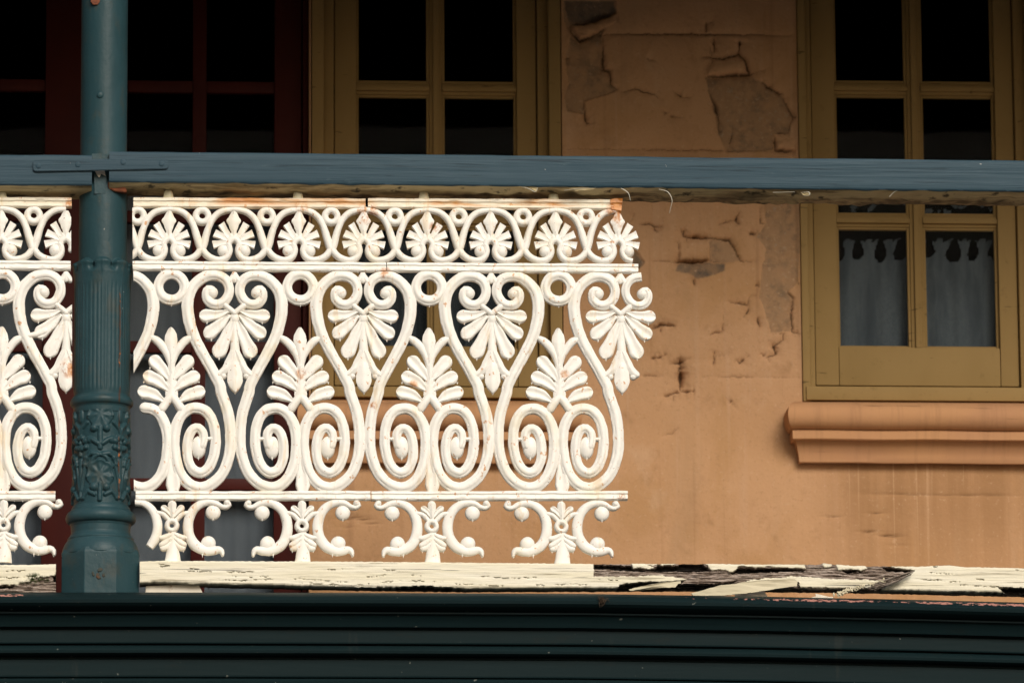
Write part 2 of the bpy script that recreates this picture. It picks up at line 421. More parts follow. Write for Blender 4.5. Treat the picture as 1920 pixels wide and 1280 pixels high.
for l, wd in [([(90, 238), (600, 238), (1300, 240), (1760, 250)], .8), ([(1160, 250), (1170, 370)], 1.3), ([(1350, 275), (1338, 378)], 1.6),
              ([(1070, 402), (1130, 400), (1230, 412), (1340, 378), (1385, 420), (1410, 520), (1250, 530), (1105, 542), (1100, 500), (1130, 430)], 1.7),
              ([(1110, 150), (1105, 230)], 1.1), ([(1110, 150), (1170, 155)], .7), ([(490, 630), (520, 650), (600, 620), (680, 650), (750, 670), (800, 720)], 1.0),
              ([(240, 715), (248, 800), (265, 865), (320, 870)], 1.1), ([(1490, 565), (1580, 630), (1660, 670)], 1.3), ([(1590, 950), (1597, 1058), (1740, 1070)], 1.8),
              ([(1700, 940), (1600, 935)], 1.0), ([(1130, 640), (1185, 780), (1200, 860), (1195, 960)], 1.5), ([(95, 1050), (600, 1055), (1180, 1060), (1750, 1075)], .6),
              ([(780, 770), (860, 820), (950, 830)], .8), ([(150, 170), (250, 160), (390, 105), (480, 80)], 2.0), ([(150, 170), (150, 220), (220, 280), (330, 240), (400, 190)], 1.5),
              ([(380, 240), (382, 480), (430, 500), (437, 592), (492, 632)], 1.5), ([(870, 640), (930, 680), (1010, 690)], .7), ([(690, 405), (760, 440)], .8), ([(1400, 525), (1540, 485)], .6),
              ([(1640, 670), (1720, 820), (1690, 940)], .9), ([(1720, 820), (1760, 840)], .7), ([(1260, 1070), (1290, 960), (1300, 870)], .8), ([(108, 410), (150, 408)], 1.0)]:
    CR.append((up3(l), wd))
for l, wd in [([(60, 157), (115, 150), (150, 170), (195, 172)], 1.5), ([(150, 170), (158, 205)], 1.0), ([(300, 180), (320, 222), (460, 235), (585, 246), (620, 300), (650, 370), (750, 376)], 1.1),
              ([(318, 190), (322, 225), (400, 228), (470, 237)], 1.8), ([(110, 370), (280, 375), (460, 370), (565, 380)], 1.1), ([(270, 372), (460, 371)], 2.0), ([(290, 235), (290, 370)], .9), ([(340, 230), (342, 265)], .8),
              ([(648, 75), (625, 130), (648, 163)], 1.3), ([(625, 130), (570, 140), (515, 160)], .8), ([(565, 605), (690, 627), (702, 582), (745, 570)], 1.1), ([(690, 630), (697, 660), (660, 705)], 1.0),
              ([(540, 730), (549, 780), (455, 808)], .9), ([(752, 700), (768, 762)], 1.2), ([(830, 790), (905, 797), (900, 832), (850, 865), (857, 915), (810, 930), (827, 968)], 1.1), ([(850, 865), (842, 850), (852, 915)], 1.0),
              ([(705, 920), (650, 965), (625, 950)], 1.0), ([(502, 890), (490, 990)], 1.0), ([(500, 930), (560, 925)], .5), ([(295, 935), (300, 975), (302, 1132)], 2.2), ([(312, 985), (306, 1060), (303, 1110)], 2.2), ([(303, 1130), (255, 1145), (203, 1168)], 1.6),
              ([(303, 1130), (385, 1130)], 1.3), ([(235, 973), (300, 962), (358, 938)], 1.0), ([(130, 770), (180, 740), (280, 750)], 1.6), ([(178, 740), (186, 795)], 1.1), ([(120, 945), (170, 938), (218, 914)], 1.2),
              ([(60, 1040), (200, 1044)], .7), ([(415, 1048), (700, 1050), (1020, 1055)], .55), ([(685, 205), (742, 212), (752, 190)], .9), ([(735, 510), (765, 520)], 1.0), ([(258, 1150), (258, 1190)], .8), ([(765, 60), (765, 150), (800, 155)], .8),
              ([(985, 500), (998, 515)], 1.0), ([(925, 550), (962, 590), (950, 680), (955, 785), (1015, 800)], 1.6), ([(560, 650), (545, 790)], .4), ([(380, 470), (380, 515)], 1.0), ([(765, 910), (800, 925)], .7), ([(605, 1185), (580, 1210)], .7)]:
    CR.append((lo5(l), wd))
CR += [([(1600, 925), (1680, 926), (1820, 928), (1920, 929)], .55), ([(1634, 966), (1646, 961), (1660, 960)], 1.0), ([(1652, 1002), (1668, 1004), (1684, 1005)], 1.2), ([(1685, 1005), (1685, 1035)], 1.1), ([(1624, 990), (1630, 1003)], .7),
       ([(1330, 80), (1338, 110), (1330, 130)], .6), ([(640, 975), (668, 968), (690, 978), (706, 985)], 1.0), ([(640, 990), (660, 985)], .8), ([(1240, 818), (1260, 812), (1275, 800)], .5),
       ([(1545, 965), (1575, 972)], .6), ([(1500, 310), (1502, 440), (1512, 700)], .8), ([(1190, 400), (1180, 420)], .6), ([(780, 400), (900, 412), (1052, 416)], .5)]

LWIN = dict(L=583, Rr=1055, P=[(668, 806), (830, 970)], top=-900)
RWIN = dict(L=1499, Rr=1957, P=[(1568.5, 1706), (1731, 1870)], top=-900)
DOORX = (-140, 580)
SILL_Y = 751
def opening(win): return wx(win['L']), wx(win['Rr']), wz(SILL_Y), wz(-420)
zT, zB = wz(-420), zfloor-.6
opens = [opening(LWIN), opening(RWIN), (wx(DOORX[0]), wx(DOORX[1]), zB+.02, zT)]
px = W
pxm = (at(1000, 400, W)-at(999, 400, W)).length
def axis(lo, hi, fine, brk, h0, h1):
    """breakpoints brk kept; step h1 inside the fine interval, h0 outside"""
    c = sorted(set([lo, hi]+[b for b in brk if lo < b < hi]+[fine[0], fine[1]])); out = []
    for p, q in zip(c[:-1], c[1:]):
        h = h1 if (p >= fine[0]-1e-6 and q <= fine[1]+1e-6) else h0
        n = max(1, int(round((q-p)/h))); out += list(np.linspace(p, q, n, endpoint=False))
    return np.array(out+[c[-1]])
xs = axis(-4.0, 4.5, (wx(1050), wx(1520)), [o_[0] for o_ in opens]+[o_[1] for o_ in opens]+[wx(600), wx(1960)], .02, pxm*1.9)
zs = axis(zB, zT+.25, (wz(1150), wz(-30)), [o_[2] for o_ in opens]+[zT], .03, pxm*1.9)
X, Z = np.meshgrid(xs, zs, indexing='ij')
PX, PY = proj(X, np.full_like(X, W), Z)
wob = 2.2*(fbm(PX/9, PY/9, 3)-.5); wob2 = 2.2*(fbm(PX/9, PY/9, 8)-.5)
QX, QY = PX+wob*1.9+2.6*(fbm(PX/3.6, PY/3.6, 51)-.5), PY+wob2*1.9+2.6*(fbm(PX/3.6, PY/3.6, 52)-.5)
near = (PX > 560) & (PX < 1960) & (PY > -60) & (PY < 1160)
h = np.zeros_like(X); patch = np.zeros_like(X); crack = np.zeros_like(X); dark = np.zeros_like(X)
lift = np.zeros_like(X)
sub = np.where(near)
qx, qy = QX[sub], QY[sub]
pm = np.zeros_like(qx); dm = np.zeros_like(qx); hh = np.zeros_like(qx); cm = np.zeros_like(qx)
for p in PATCH:
    sd_ = poly_sd(qx, qy, p)
    pm = np.maximum(pm, 1-sstep(-1.3, .5, sd_))
for p in DARKP: dm = np.maximum(dm, 1-sstep(-3, 1, poly_sd(qx, qy, p)))
hh -= 5.0*pm*(.8+.5*fbm(qx/9, qy/9, 23)) - 1.4*pm*fbm(qx/3.2, qy/3.2, 24)
flapm = np.zeros_like(qx)
for p in FLAP:
    sd_ = poly_sd(qx, qy, p); f_ = 1-sstep(-2, .6, sd_)
    flapm = np.maximum(flapm, f_)
    ys = [c[1] for c in p]; hh += f_*(5.0*pm + 7*sstep(min(ys), max(ys), qy))
pm = pm*(1-flapm)
for ci, (pts, wd) in enumerate(CR):
    d, t = seg_dist_t(qx, qy, pts)
    taper = np.sin(np.pi*np.clip(t, 0, 1))**.6*(.35+1.3*vnoise(t*5.3, t*0+.5, 60+ci)**1.2)
    wloc = wd*taper*1.15
    cm = np.maximum(cm, (1-sstep(wloc*.35, wloc*1.05+.5, d))*np.clip(wloc*.85, 0, 1))
    amp = wd*(.35+.9*taper)
    hh -= amp*3.4*np.exp(-d/6.5)+amp*1.6*np.exp(-d/16.)                # the plaster dips in towards a crack
    hh -= wloc*3.0*np.exp(-(d/(wloc+.6))**2)
h[sub] = hh; patch[sub] = np.clip(pm*(.30+1.15*fbm(qx/15, qy/15, 21)), 0, 1); crack[sub] = np.clip(cm, 0, 1); dark[sub] = dm
edge = np.ones_like(X)
for a0, a1, b0, b1 in opens:
    dd = np.maximum(np.maximum(a0-X, X-a1), np.maximum(b0-Z, Z-b1)); edge = np.minimum(edge, sstep(0, .012, dd))
h = h + 2.2*(fbm(PX/60, PY/60, 40)-.5) + .8*(fbm(PX/14, PY/14, 41)-.5)
Yw = W - h*pxm*.9*edge
V = np.stack([X, Yw, Z], -1)
keep = np.ones((len(xs)-1, len(zs)-1), bool)
xc = (xs[:-1]+xs[1:])/2; zc = (zs[:-1]+zs[1:])/2
for a0, a1, b0, b1 in opens:
    keep &= ~(((xc > a0) & (xc < a1))[:, None] & ((zc > b0) & (zc < b1))[None, :])
att = np.stack([patch, crack, dark, np.ones_like(dark)], -1)
tw = thing('house_wall', 'peach painted rendered wall with cracked and flaking plaster behind the railing', 'wall', (0, W, zfloor))
put('plaster_face', grid_mesh('plaster_face', V, M_WALL, att, keep), tw)
bm = bmesh.new()                                  # reveals of the openings
for a0, a1, b0, b1 in opens:
    for (x0, z0), (x1, z1) in (((a0, b0), (a0, b1)), ((a0, b1), (a1, b1)), ((a1, b1), (a1, b0)), ((a1, b0), (a0, b0))):
        bm.faces.new([bm.verts.new(p) for p in ((x0, W, z0), (x1, W, z1), (x1, W+.25, z1), (x0, W+.25, z0))])
obj('reveal', bm, M_SILL, tw, smooth=False)

# ------------------------------------------------------------------ windows
ROWS = [-88, 163.5, 411.5]                      # centre lines of the horizontal glazing bars
def make_window(win, label, group):
    T = win
    x0, x1, zb, zt = opening(T)
    root = thing('sash_window', label, 'window', ((x0+x1)/2, W, zb), group)
    e = .002
    yA, yB, yS, yG = W-.008, W+.022, W+.035, W+.052   # casing front, inner step, sash face, glass
    lx = lambda p, Y: at(p, 400, Y).x
    lz = lambda p, Y: at(T['P'][0][0], p, Y).z
    def casing(a, b, s):
        bm = bmesh.new()
        ax, bx = lx(a, yA), lx(b, yA)
        lo, hi = min(ax, bx), max(ax, bx); wd = hi-lo
        if s > 0:
            box(bm, lo+e, lo+wd*.55, yA, W+.1, zb+e, zt-e, .003); box(bm, lo+wd*.55, hi, yB, W+.1, zb+e, zt-e, .004)
        else:
            box(bm, hi-wd*.55, hi-e, yA, W+.1, zb+e, zt-e, .003); box(bm, lo, hi-wd*.55, yB, W+.1, zb+e, zt-e, .004)
        obj('casing', bm, M_WIN, root, ang=30)
    stL = T['P'][0][0]-41; stR = T['P'][1][1]+41
    casing(T['L'], stL, 1); casing(stR, T['Rr'], -1)
    g0, g1 = T['P'][0][0], T['P'][1][1]; m0, m1 = T['P'][0][1], T['P'][1][0]
    gx0, gx1, mx0, mx1 = (lx(v, yS) for v in (g0, g1, m0, m1))
    zsash = lz(722, yS); zpb = lz(650, yS)
    sash = obj('sash', (lambda b: (box(b, lx(stL, yA)+e, gx0, yS, yS+.04, zsash, zt-e, .003),
                                   box(b, gx1, lx(stR, yA)-e, yS, yS+.04, zsash, zt-e, .003),
                                   box(b, gx0+.0005, gx1-.0005, yS+.0015, yS+.04, zsash, zpb, .003)) and b)(bmesh.new()), M_WIN, root, ang=30)
    bm = bmesh.new()
    mxc = (mx0+mx1)/2; hw_ = (mx1-mx0)/2
    box(bm, mx0, mx1, yS+.012, yS+.035, zpb, zt-e, .003); box(bm, mxc-hw_*.45, mxc+hw_*.45, yS+.003, yS+.02, zpb, zt-e, .003)
    zlines = [lz(r, yS) for r in ROWS]
    hz = (lz(400.5, yS)-lz(422.5, yS))/2
    for zc_ in zlines:
        for xa, xb in ((gx0, mx0), (mx1, gx1)):
            box(bm, xa, xb, yS+.0135, yS+.035, zc_-hz, zc_+hz, .003)
            box(bm, xa, xb+.0, yS+.0045, yS+.02, zc_-hz*.45, zc_+hz*.45, .003)
    # putty beads around the panes
    put_z = [zpb]+[v for zc_ in reversed(zlines) for v in (zc_-hz, zc_+hz)]+[zt]
    obj('glazing_bars', bm, M_WIN, sash, ang=30)
    bm = bmesh.new()
    for k in range(0, len(put_z), 2):
        za, zb2 = put_z[k], put_z[k+1]
        for xa, xb in ((gx0, mx0), (mx1, gx1)):
            t_ = .0065
            box(bm, xa, xa+t_, yS+.016, yS+.03, za, zb2, .002); box(bm, xb-t_, xb, yS+.016, yS+.03, za, zb2, .002)
            box(bm, xa+t_, xb-t_, yS+.0165, yS+.03, za, za+t_, .002); box(bm, xa+t_, xb-t_, yS+.0165, yS+.03, zb2-t_, zb2, .002)
    obj('bead', bm, M_WIN, sash, ang=30)
    for k in range(0, len(put_z), 2):
        za, zb2 = put_z[k], put_z[k+1]
        for xa, xb in ((gx0, mx0), (mx1, gx1)):
            bm = bmesh.new(); box(bm, xa+.001, xb-.001, yS+.021, yS+.025, za+.001, zb2-.001)
            obj('pane', bm, M_GLASS, sash, smooth=False)
    # timber sill board
    bm = bmesh.new(); yb = W-.014
    box(bm, at(T['L']+13, 735, yb).x, x1-.015, yb, yS+.05, zb+.004, at(T['L'], 723, yb).z, .003)
    obj('sill_board', bm, M_WIN, root, ang=30)
    # moulded render sill: profile with mitred returns
    yr = lambda py, pr: (pr, at(T['L']+200, py, W-pr).z)
    top = 756; dy = 0
    P = [yr(754, .0)]
    for py, pr in [(755, .060), (758, .078), (764, .090), (772, .095), (781, .095), (790, .091), (797, .084), (803, .075), (805.5, .066), (806.5, .064),
                   (808, .068), (823, .067), (825, .064), (826, .050), (829, .046), (838, .040), (848, .033), (858, .029), (866, .027), (868, .025), (869, .0)]:
        P.append(yr(py, pr))
    xl = at(T['L']+9, 850, W-.02).x; xr = x1-(xl-x0)
    bm = bmesh.new(); n = 46; rows = []
    for i, (pr, z) in enumerate(P):
        row = []
        ex = pr*.47
        row.append((xl-ex, W+.003, z)); row.append((xl-ex, W-pr, z))
        for k in range(1, n):
            x = (xl-ex)+(xr-xl+2*ex)*k/n
            row.append((x, W-pr+.0012*mn.noise(Vector((x*9, i*.4, 1)))*(pr > .01), z+.0012*mn.noise(Vector((x*7, 3, i*.3)))))
        row.append((xr+ex, W-pr, z)); row.append((xr+ex, W+.003, z)); rows.append([bm.verts.new(v) for v in row])
    for ra, rb in zip(rows[:-1], rows[1:]):
        for k in range(len(ra)-1): bm.faces.new((ra[k], rb[k], rb[k+1], ra[k+1]))
    obj('render_sill', bm, M_SILL, root, ang=32)
    return root
make_window(LWIN, 'mustard framed window partly behind the iron lace, between red door and cracked wall', 'mustard sash windows')
make_window(RWIN, 'mustard framed window with scalloped lace curtain, right of the cracked wall', 'mustard sash windows')

# curtains
def curtain(name, pxa, pxb, pya, pyb, Y, m, label, group=None, scallop=False, fold=.006):
    x0, x1 = at(pxa, 500, Y).x, at(pxb, 500, Y).x; z1, z0 = at((pxa+pxb)/2, pya, Y).z, at((pxa+pxb)/2, pyb, Y).z
    nx, nz = int((x1-x0)/.0035), int((z1-z0)/.0035)
    xs_ = np.linspace(x0, x1, nx); zs_ = np.linspace(z0, z1, nz)
    X_, Z_ = np.meshgrid(xs_, zs_, indexing='ij')
    Y_ = Y+fold*np.sin(X_*95+2*np.sin(X_*23))+fold*.6*np.sin(X_*211+Z_*3)
    kp = None
    if scallop:
        PX_, PY_ = proj(X_, Y_, Z_)
        u = ((PX_-1587+5*np.sin(PX_*.031)+3*np.sin(PX_*.083))/43.5) % 1.0; u = np.minimum(u, 1-u)*43.5        # distance to nearest light post
        top_ = 458+5*np.sin(PX_*.145)
        hole = ((u > 12.5+4*np.cos((PY_-450)/30*math.pi)) & (PY_ < 490) & (PY_ > 440)) & (((u-21.7)/14.)**2+((PY_-466-4*np.sin(PX_*.05))/(21.+3*np.sin(PX_*.021)))**2 < 1.0+.5*(fbm(PX_/5, PY_/5, 6)-.5))
        hole |= (PY_ > 432) & (PY_ < 450+4*np.cos(u/21*math.pi)+5*(fbm(PX_/6, PY_/6, 9)-.5)) & ~((u < 6) & (PY_ > 446))
        hole |= (PY_ <= 432) & (fbm(PX_/16, PY_/9, 4) < .55)
        kp = ~(hole[:-1, :-1] | hole[1:, 1:])
    me = grid_mesh(name, np.stack([X_, Y_, Z_], -1), m, None, kp)
    o = put(name, me); tag(o, label, 'curtain', group); return o
curtain('lace_curtain', 1545, 1900, 380, 735, W+.10, M_LACE, 'grey lace curtain with scalloped top behind the bottom panes of the right window', None, True, .0022)
curtain('window_curtain', 645, 1000, 395, 735, W+.11, M_CURT, 'dark slate curtain behind the lower panes of the left mustard window')

# ------------------------------------------------------------------ red french door
yD = W+.07
droot = thing('french_door', 'dark red glazed french doors behind the green post and iron lace', 'door', (wx(220), W, zfloor))
dX = lambda p: at(p, 500, yD).x
dZ = lambda p: at(250, p, yD).z
DR = [-85, 160, 404, 648, 905, 1150]
zt, zb = dZ(-330), zfloor+.01
def leaf(s0, p0, p1, p2, p3, s1):
    bm = bmesh.new()
    box(bm, dX(s0)+.001, dX(p0), yD, yD+.045, zb, zt, .003); box(bm, dX(p3), dX(s1)-.001, yD, yD+.045, zb, zt, .003)
    box(bm, dX(p0)+.0005, dX(p3)-.0005, yD+.0015, yD+.045, zb, dZ(1160), .003)
    box(bm, dX(p0)+.0005, dX(p3)-.0005, yD+.0015, yD+.045, dZ(-310), zt-.001, .003)
    lf = obj('door_leaf', bm, M_DOOR, droot, ang=30)
    bm = bmesh.new()
    box(bm, dX(p1), dX(p2), yD+.008, yD+.035, dZ(1160), dZ(-310), .003)
    for r in DR:
        for a, b in ((p0, p1), (p2, p3)):
            box(bm, dX(a), dX(b), yD+.009, yD+.034, dZ(r+11), dZ(r-11), .003)
    put_ = obj('glazing_bars', bm, M_DOOR, lf, ang=30)
    rr = [-310]+DR
    for k in range(len(rr)-1):
        for a, b in ((p0, p1), (p2, p3)):
            bm = bmesh.new(); box(bm, dX(a)+.001, dX(b)-.001, yD+.02, yD+.024, dZ(rr[k+1]-10), dZ(rr[k]+10 if k else -310))
            obj('pane', bm, M_GLASS, lf, smooth=False)
leaf(-125, -65, -52, -40, 82, 158); leaf(160, 237, 360, 386, 514, 566)
bm = bmesh.new()
box(bm, wx(566)+.004, wx(580)-.001, W+.055, W+.12, zb, zt, .003); box(bm, wx(DOORX[0])+.001, wx(-126), W+.055, W+.12, zb, zt, .003)
box(bm, wx(DOORX[0])+.001, wx(580)-.001, W+.05, W+.12, zt+.002, zt+.08, .003)
obj('door_frame', bm, M_DOOR, droot, ang=30)
curtain('door_curtain', 225, 525, 335, 1155, W+.16, M_DCURT, 'plain grey curtain behind the door panes right of the green post', 'door curtains', fold=.0015)
curtain('door_curtain', -70, 95, 335, 1155, W+.16, M_DCURT, 'plain grey curtain behind the door panes left of the green post', 'door curtains', fold=.0015)

# ------------------------------------------------------------------ iron lace
LX, LY = 700., 650.
LACE = -.03
Sx = (at(LX+50, LY, LACE)-at(LX-50, LY, LACE)).length/100
Sz = (at(LX, LY-50, LACE).z-at(LX, LY+50, LACE).z)/100
SHEAR, TILT = .010, .003
_p = [at(400, 650, LACE), at(900, 650, LACE)]
_a = [proj(np.array(x), np.array(LACE), np.array(_p[0].z)) for x in (_p[0].x, _p[1].x)]
K_H = (_a[1][1]-_a[0][1])/(_a[1][0]-_a[0][0])                 # picture slope of a level line in the lace plane
_a = [proj(np.array(_p[0].x+.3), np.array(LACE), np.array(_p[0].z+d)) for d in (.3, -.3)]
K_V = (_a[1][0]-_a[0][0])/(_a[1][1]-_a[0][1])                 # picture lean of a plumb line there
print('slopes', K_H, K_V)
P_S = [(-1, 0), (-1, 4.5), (-.86, 6.4), (-.60, 6.8), (-.47, 9.2), (-.25, 10.4), (0, 10.8), (.25, 10.4), (.47, 9.2), (.60, 6.8), (.86, 6.4), (1, 4.5), (1, 0)]
P_R = [(-1, 0), (-.97, 3.2), (-.8, 6.2), (-.5, 8.2), (0, 9.2), (.5, 8.2), (.8, 6.2), (.97, 3.2), (1, 0)]
P_P = [(-1, 0), (-.99, 4), (-.88, 6.8), (-.7, 7.8), (-.5, 7.2), (-.25, 5.9), (0, 5.5), (.25, 5.9), (.5, 7.2), (.7, 7.8), (.88, 6.8), (.99, 4), (1, 0)]
P_W = [(-1, 0), (-1, 6.0), (-.9, 7), (-.5, 6.2), (0, 5.6), (.5, 6.2), (.9, 7), (1, 6.0), (1, 0)]
P_K = [(-1, 0), (-1, 4.5), (-.8, 6.0), (-.35, 7.6), (0, 9.2), (.35, 7.6), (.8, 6.0), (1, 4.5), (1, 0)]      # keeled leaf

def resample(pts, ws, step, closed=False):
    n = len(pts); P = [Vector((p[0], p[1])) for p in pts]; out = []
    segs = n if closed else n-1
    for i in range(segs):
        if closed: p0, p1, p2, p3 = P[(i-1) % n], P[i], P[(i+1) % n], P[(i+2) % n]
        else: p0, p1, p2, p3 = P[max(i-1, 0)], P[i], P[i+1], P[min(i+2, n-1)]
        w1, w2 = ws[i], ws[(i+1) % n]
        k = max(2, int((p2-p1).length/step))
        for j in range(k):
            t = j/k; t2, t3 = t*t, t*t*t
            q = .5*((2*p1)+(p2-p0)*t+(2*p0-5*p1+4*p2-p3)*t2+(3*p1-p0-3*p2+p3)*t3)
            out.append((q, w1+(w2-w1)*(t*t*(3-2*t))))
    if not closed: out.append((P[-1], ws[-1]))
    return out
def sweep(bm, pts, ws, prof=P_S, hs=1., closed=False, r0=True, r1=True, step=4., back=None, base=0.):
    if not isinstance(ws, (list, tuple)): ws = [ws]*len(pts)
    back = -5.-random.random()*1.2 if back is None else back
    C = resample(pts, list(ws), step, closed); n = len(C); rings = []
    def ring(c, nrm, wd, k):
        vs = [bm.verts.new((c.x+nrm.x*u*wd, c.y+nrm.y*u*wd, base+hh_*hs*k)) for u, hh_ in prof]
        vs.append(bm.verts.new((c.x+nrm.x*wd, c.y+nrm.y*wd, back))); vs.append(bm.verts.new((c.x-nrm.x*wd, c.y-nrm.y*wd, back)))
        return vs
    def tan(i):
        a_ = C[(i-1) % n][0] if closed else C[max(i-1, 0)][0]; b_ = C[(i+1) % n][0] if closed else C[min(i+1, n-1)][0]
        d = (b_-a_); return d.normalized() if d.length > 1e-9 else Vector((1, 0))
    caps = [(math.cos(a_), math.sin(a_)) for a_ in (R(80), R(58), R(38), R(18))]
    if not closed and r0:
        t = tan(0); nrm = Vector((-t.y, t.x))
        for cw, sw in caps: rings.append(ring(C[0][0]-t*C[0][1]*sw, nrm, C[0][1]*cw, .55+.45*cw))
    for i in range(n):
        t = tan(i); rings.append(ring(C[i][0], Vector((-t.y, t.x)), max(C[i][1], .3), 1))
    if not closed and r1:
        t = tan(n-1); nrm = Vector((-t.y, t.x))
        for cw, sw in reversed(caps): rings.append(ring(C[-1][0]+t*C[-1][1]*sw, nrm, C[-1][1]*cw, .55+.45*cw))
    m_ = len(rings[0]); N = len(rings)
    for i in range(N if closed else N-1):
        A, B = rings[i], rings[(i+1) % N]
        for k in range(m_): bm.faces.new((A[k], B[k], B[(k+1) % m_], A[(k+1) % m_]))
    if not closed: bm.faces.new(rings[0]); bm.faces.new(list(reversed(rings[-1])))
def ball(bm, x, y, rx, ry=None, top=11., base=0.):
    ry = ry or rx; n = 18; ks = (90, 72, 50, 28, 0); prev = None
    rows = []
    for k in ks[1:]:
        c, s_ = math.cos(R(k)), math.sin(R(k))
        rows.append([bm.verts.new((x+rx*c*math.cos(i*math.tau/n), y+ry*c*math.sin(i*math.tau/n), base+(top-base)*s_)) for i in range(n)])
    rows.append([bm.verts.new((x+rx*math.cos(i*math.tau/n), y+ry*math.sin(i*math.tau/n), -5.3)) for i in range(n)])
    cap = bm.verts.new((x, y, top))
    for i in range(n): bm.faces.new((cap, rows[0][i], rows[0][(i+1) % n]))
    for A, B in zip(rows[:-1], rows[1:]):
        for i in range(n): bm.faces.new((A[i], B[i], B[(i+1) % n], A[(i+1) % n]))
    bm.faces.new(list(reversed(rows[-1])))
def drip(bm, x, y, l=4., r=2.2, d=3.):
    n = 7; top = [bm.verts.new((x+r*math.cos(i*math.tau/n), y-1.5+.4*math.sin(i*math.tau/n), d+r*math.sin(i*math.tau/n))) for i in range(n)]
    mid = [bm.verts.new((x+.45*r*math.cos(i*math.tau/n), y+l*.45, d+.45*r*math.sin(i*math.tau/n))) for i in range(n)]
    tip = bm.verts.new((x, y+l, d))
    for i in range(n):
        j = (i+1) % n; bm.faces.new((top[i], top[j], mid[j], mid[i])); bm.faces.new((mid[i], mid[j], tip))
    bm.faces.new(top)
def finish(bm, name, m, cy, clip=None, cx=0., seed=0, holes=True):
    """px-space relief -> local metres about (cx, cy); clip = list of (px point, px normal kept-inside side)"""
    bmesh.ops.recalc_face_normals(bm, faces=bm.faces)
    for v in bm.verts:
        q = Vector((v.co.x*.06+seed*3.1+cx*.01, v.co.y*.06, v.co.z*.1))
        n_ = mn.noise_vector(q); q2 = mn.noise_vector(q*4.1)
        v.co.x += n_.x*.75+q2.x*.3; v.co.y += n_.y*.75+q2.y*.3
        if v.co.z > .5: v.co.z = v.co.z*.78+n_.z*.7+q2.z*.5
    if clip:
        for (qx_, qy_), (nx_, ny_) in clip:
            g_ = bm.verts[:]+bm.edges[:]+bm.faces[:]
            r_ = bmesh.ops.bisect_plane(bm, geom=g_, plane_co=(qx_-cx, qy_-cy, 0), plane_no=(nx_, ny_, 0), clear_outer=True)
            ed = [e_ for e_ in r_['geom_cut'] if isinstance(e_, bmesh.types.BMEdge)]
            if ed: bmesh.ops.holes_fill(bm, edges=ed, sides=0)
    if not bm.verts: bm.free(); return None
    for v in bm.verts:
        x, y, z = v.co; v.co = ((x+(SHEAR-K_V)*y)*Sx, -z*Sx, -(y+(TILT-K_H)*x)*Sz)
    return mesh_from(name, bm, m, ang=50)

# --- motif parts, drawn in px about their own centre --------------------------------
def z1(l, s=1): return [(s*(x-655)/5.335, 500+y/5.333-600) for x, y in l]          # heart frame, origin y 600
def z2(l, s=1): return [(s*(x-672)/5.335, 690+y/5.333-600) for x, y in l]          # spiral frame about the standing palmette
def z5(l, s=1): return [(s*(x-603)/7.111, 600+y/7.111-600) for x, y in l]
def z3(l, s=1): return [(s*(x-492)/8., 360+y/8.-440) for x, y in l]                # frieze, origin y 440
def z4(l, s=1): return [(s*(x-930)/8.533, 910+y/8.533-990) for x, y in l]          # foot, origin y 990
PITCH = 241.5
def scroll(bm, s, cut=False):
    """whole S scroll left (s=1) or right (s=-1) of a drooping palmette: volute, heart side, bottom spiral"""
    a_ = z1([(430, 240), (395, 232), (372, 268), (378, 325), (425, 372), (490, 382), (552, 352), (592, 290), (602, 225), (578, 155), (520, 107), (440, 90), (355, 108), (275, 165), (215, 245), (189, 335),
             (185, 430), (196, 520), (226, 640), (275, 760), (332, 870), (395, 980), (452, 1085), (505, 1190)], s)
    off = -PITCH/2
    b_ = z2([(1176, 243), (1207, 330), (1243, 450), (1262, 560), (1269, 690), (1265, 800), (1240, 920), (1190, 1040), (1110, 1130), (1020, 1180), (935, 1188), (850, 1150), (780, 1070), (735, 960), (714, 840), (708, 740), (716, 640), (740, 550),
             (790, 465), (860, 412), (935, 402), (1010, 425), (1070, 490), (1105, 580), (1120, 690), (1115, 800), (1090, 910), (1040, 1000), (975, 1040), (905, 1020), (858, 950), (838, 860), (838, 760), (858, 670), (900, 610), (950, 600), (990, 640), (1000, 700), (985, 770)], 1)
    b_ = [((x+off)*s, y) for x, y in b_]
    wa = [6.5, 7, 7.2, 7.4, 7.6, 7.8, 7.9, 8, 8, 8, 8.1, 8.3, 8.6, 9, 9.5, 9.8, 9.9, 9.7, 9.3, 9, 8.8, 8.8, 8.8, 8.8]
    nb = len(b_); wb = [8.9]*18+[8.6]*4+[8.4]*4+[8.2]*4+[7.8]*4+[7.4]*(nb-34)
    if cut: b_ = b_[:21]; wb = wb[:21]; a_ = a_[11:]; wa = wa[11:]
    sweep(bm, a_+b_, [1.14*v for v in wa+wb], P_S, step=3.6)
    if cut: return
    ball(bm, *z1([(430, 262)], s)[0], 11, 11, 11)
    bx, by = z2([(950, 790)], 1)[0]; ball(bm, (bx+off)*s, by, 13.5, 21, 10)
    drip(bm, (bx+off)*s, by+20, 5); bx, by = z2([(978, 1078)], 1)[0]; drip(bm, (bx+off)*s, by, 4.5)
    (cx0, cy0), (cx1, cy1) = z2([(1010, 705), (1085, 705)], 1)
    sweep(bm, [((cx0+off)*s, cy0), ((cx1+off)*s, cy1)], 3.6, P_R, .75)
def petal(bm, root, mid, tip, w0, w1, w2, prof=P_P, **k):
    sweep(bm, [root, mid, tip], [w0*1.1, w1*1.08, w2*1.04], prof, step=3., **k)
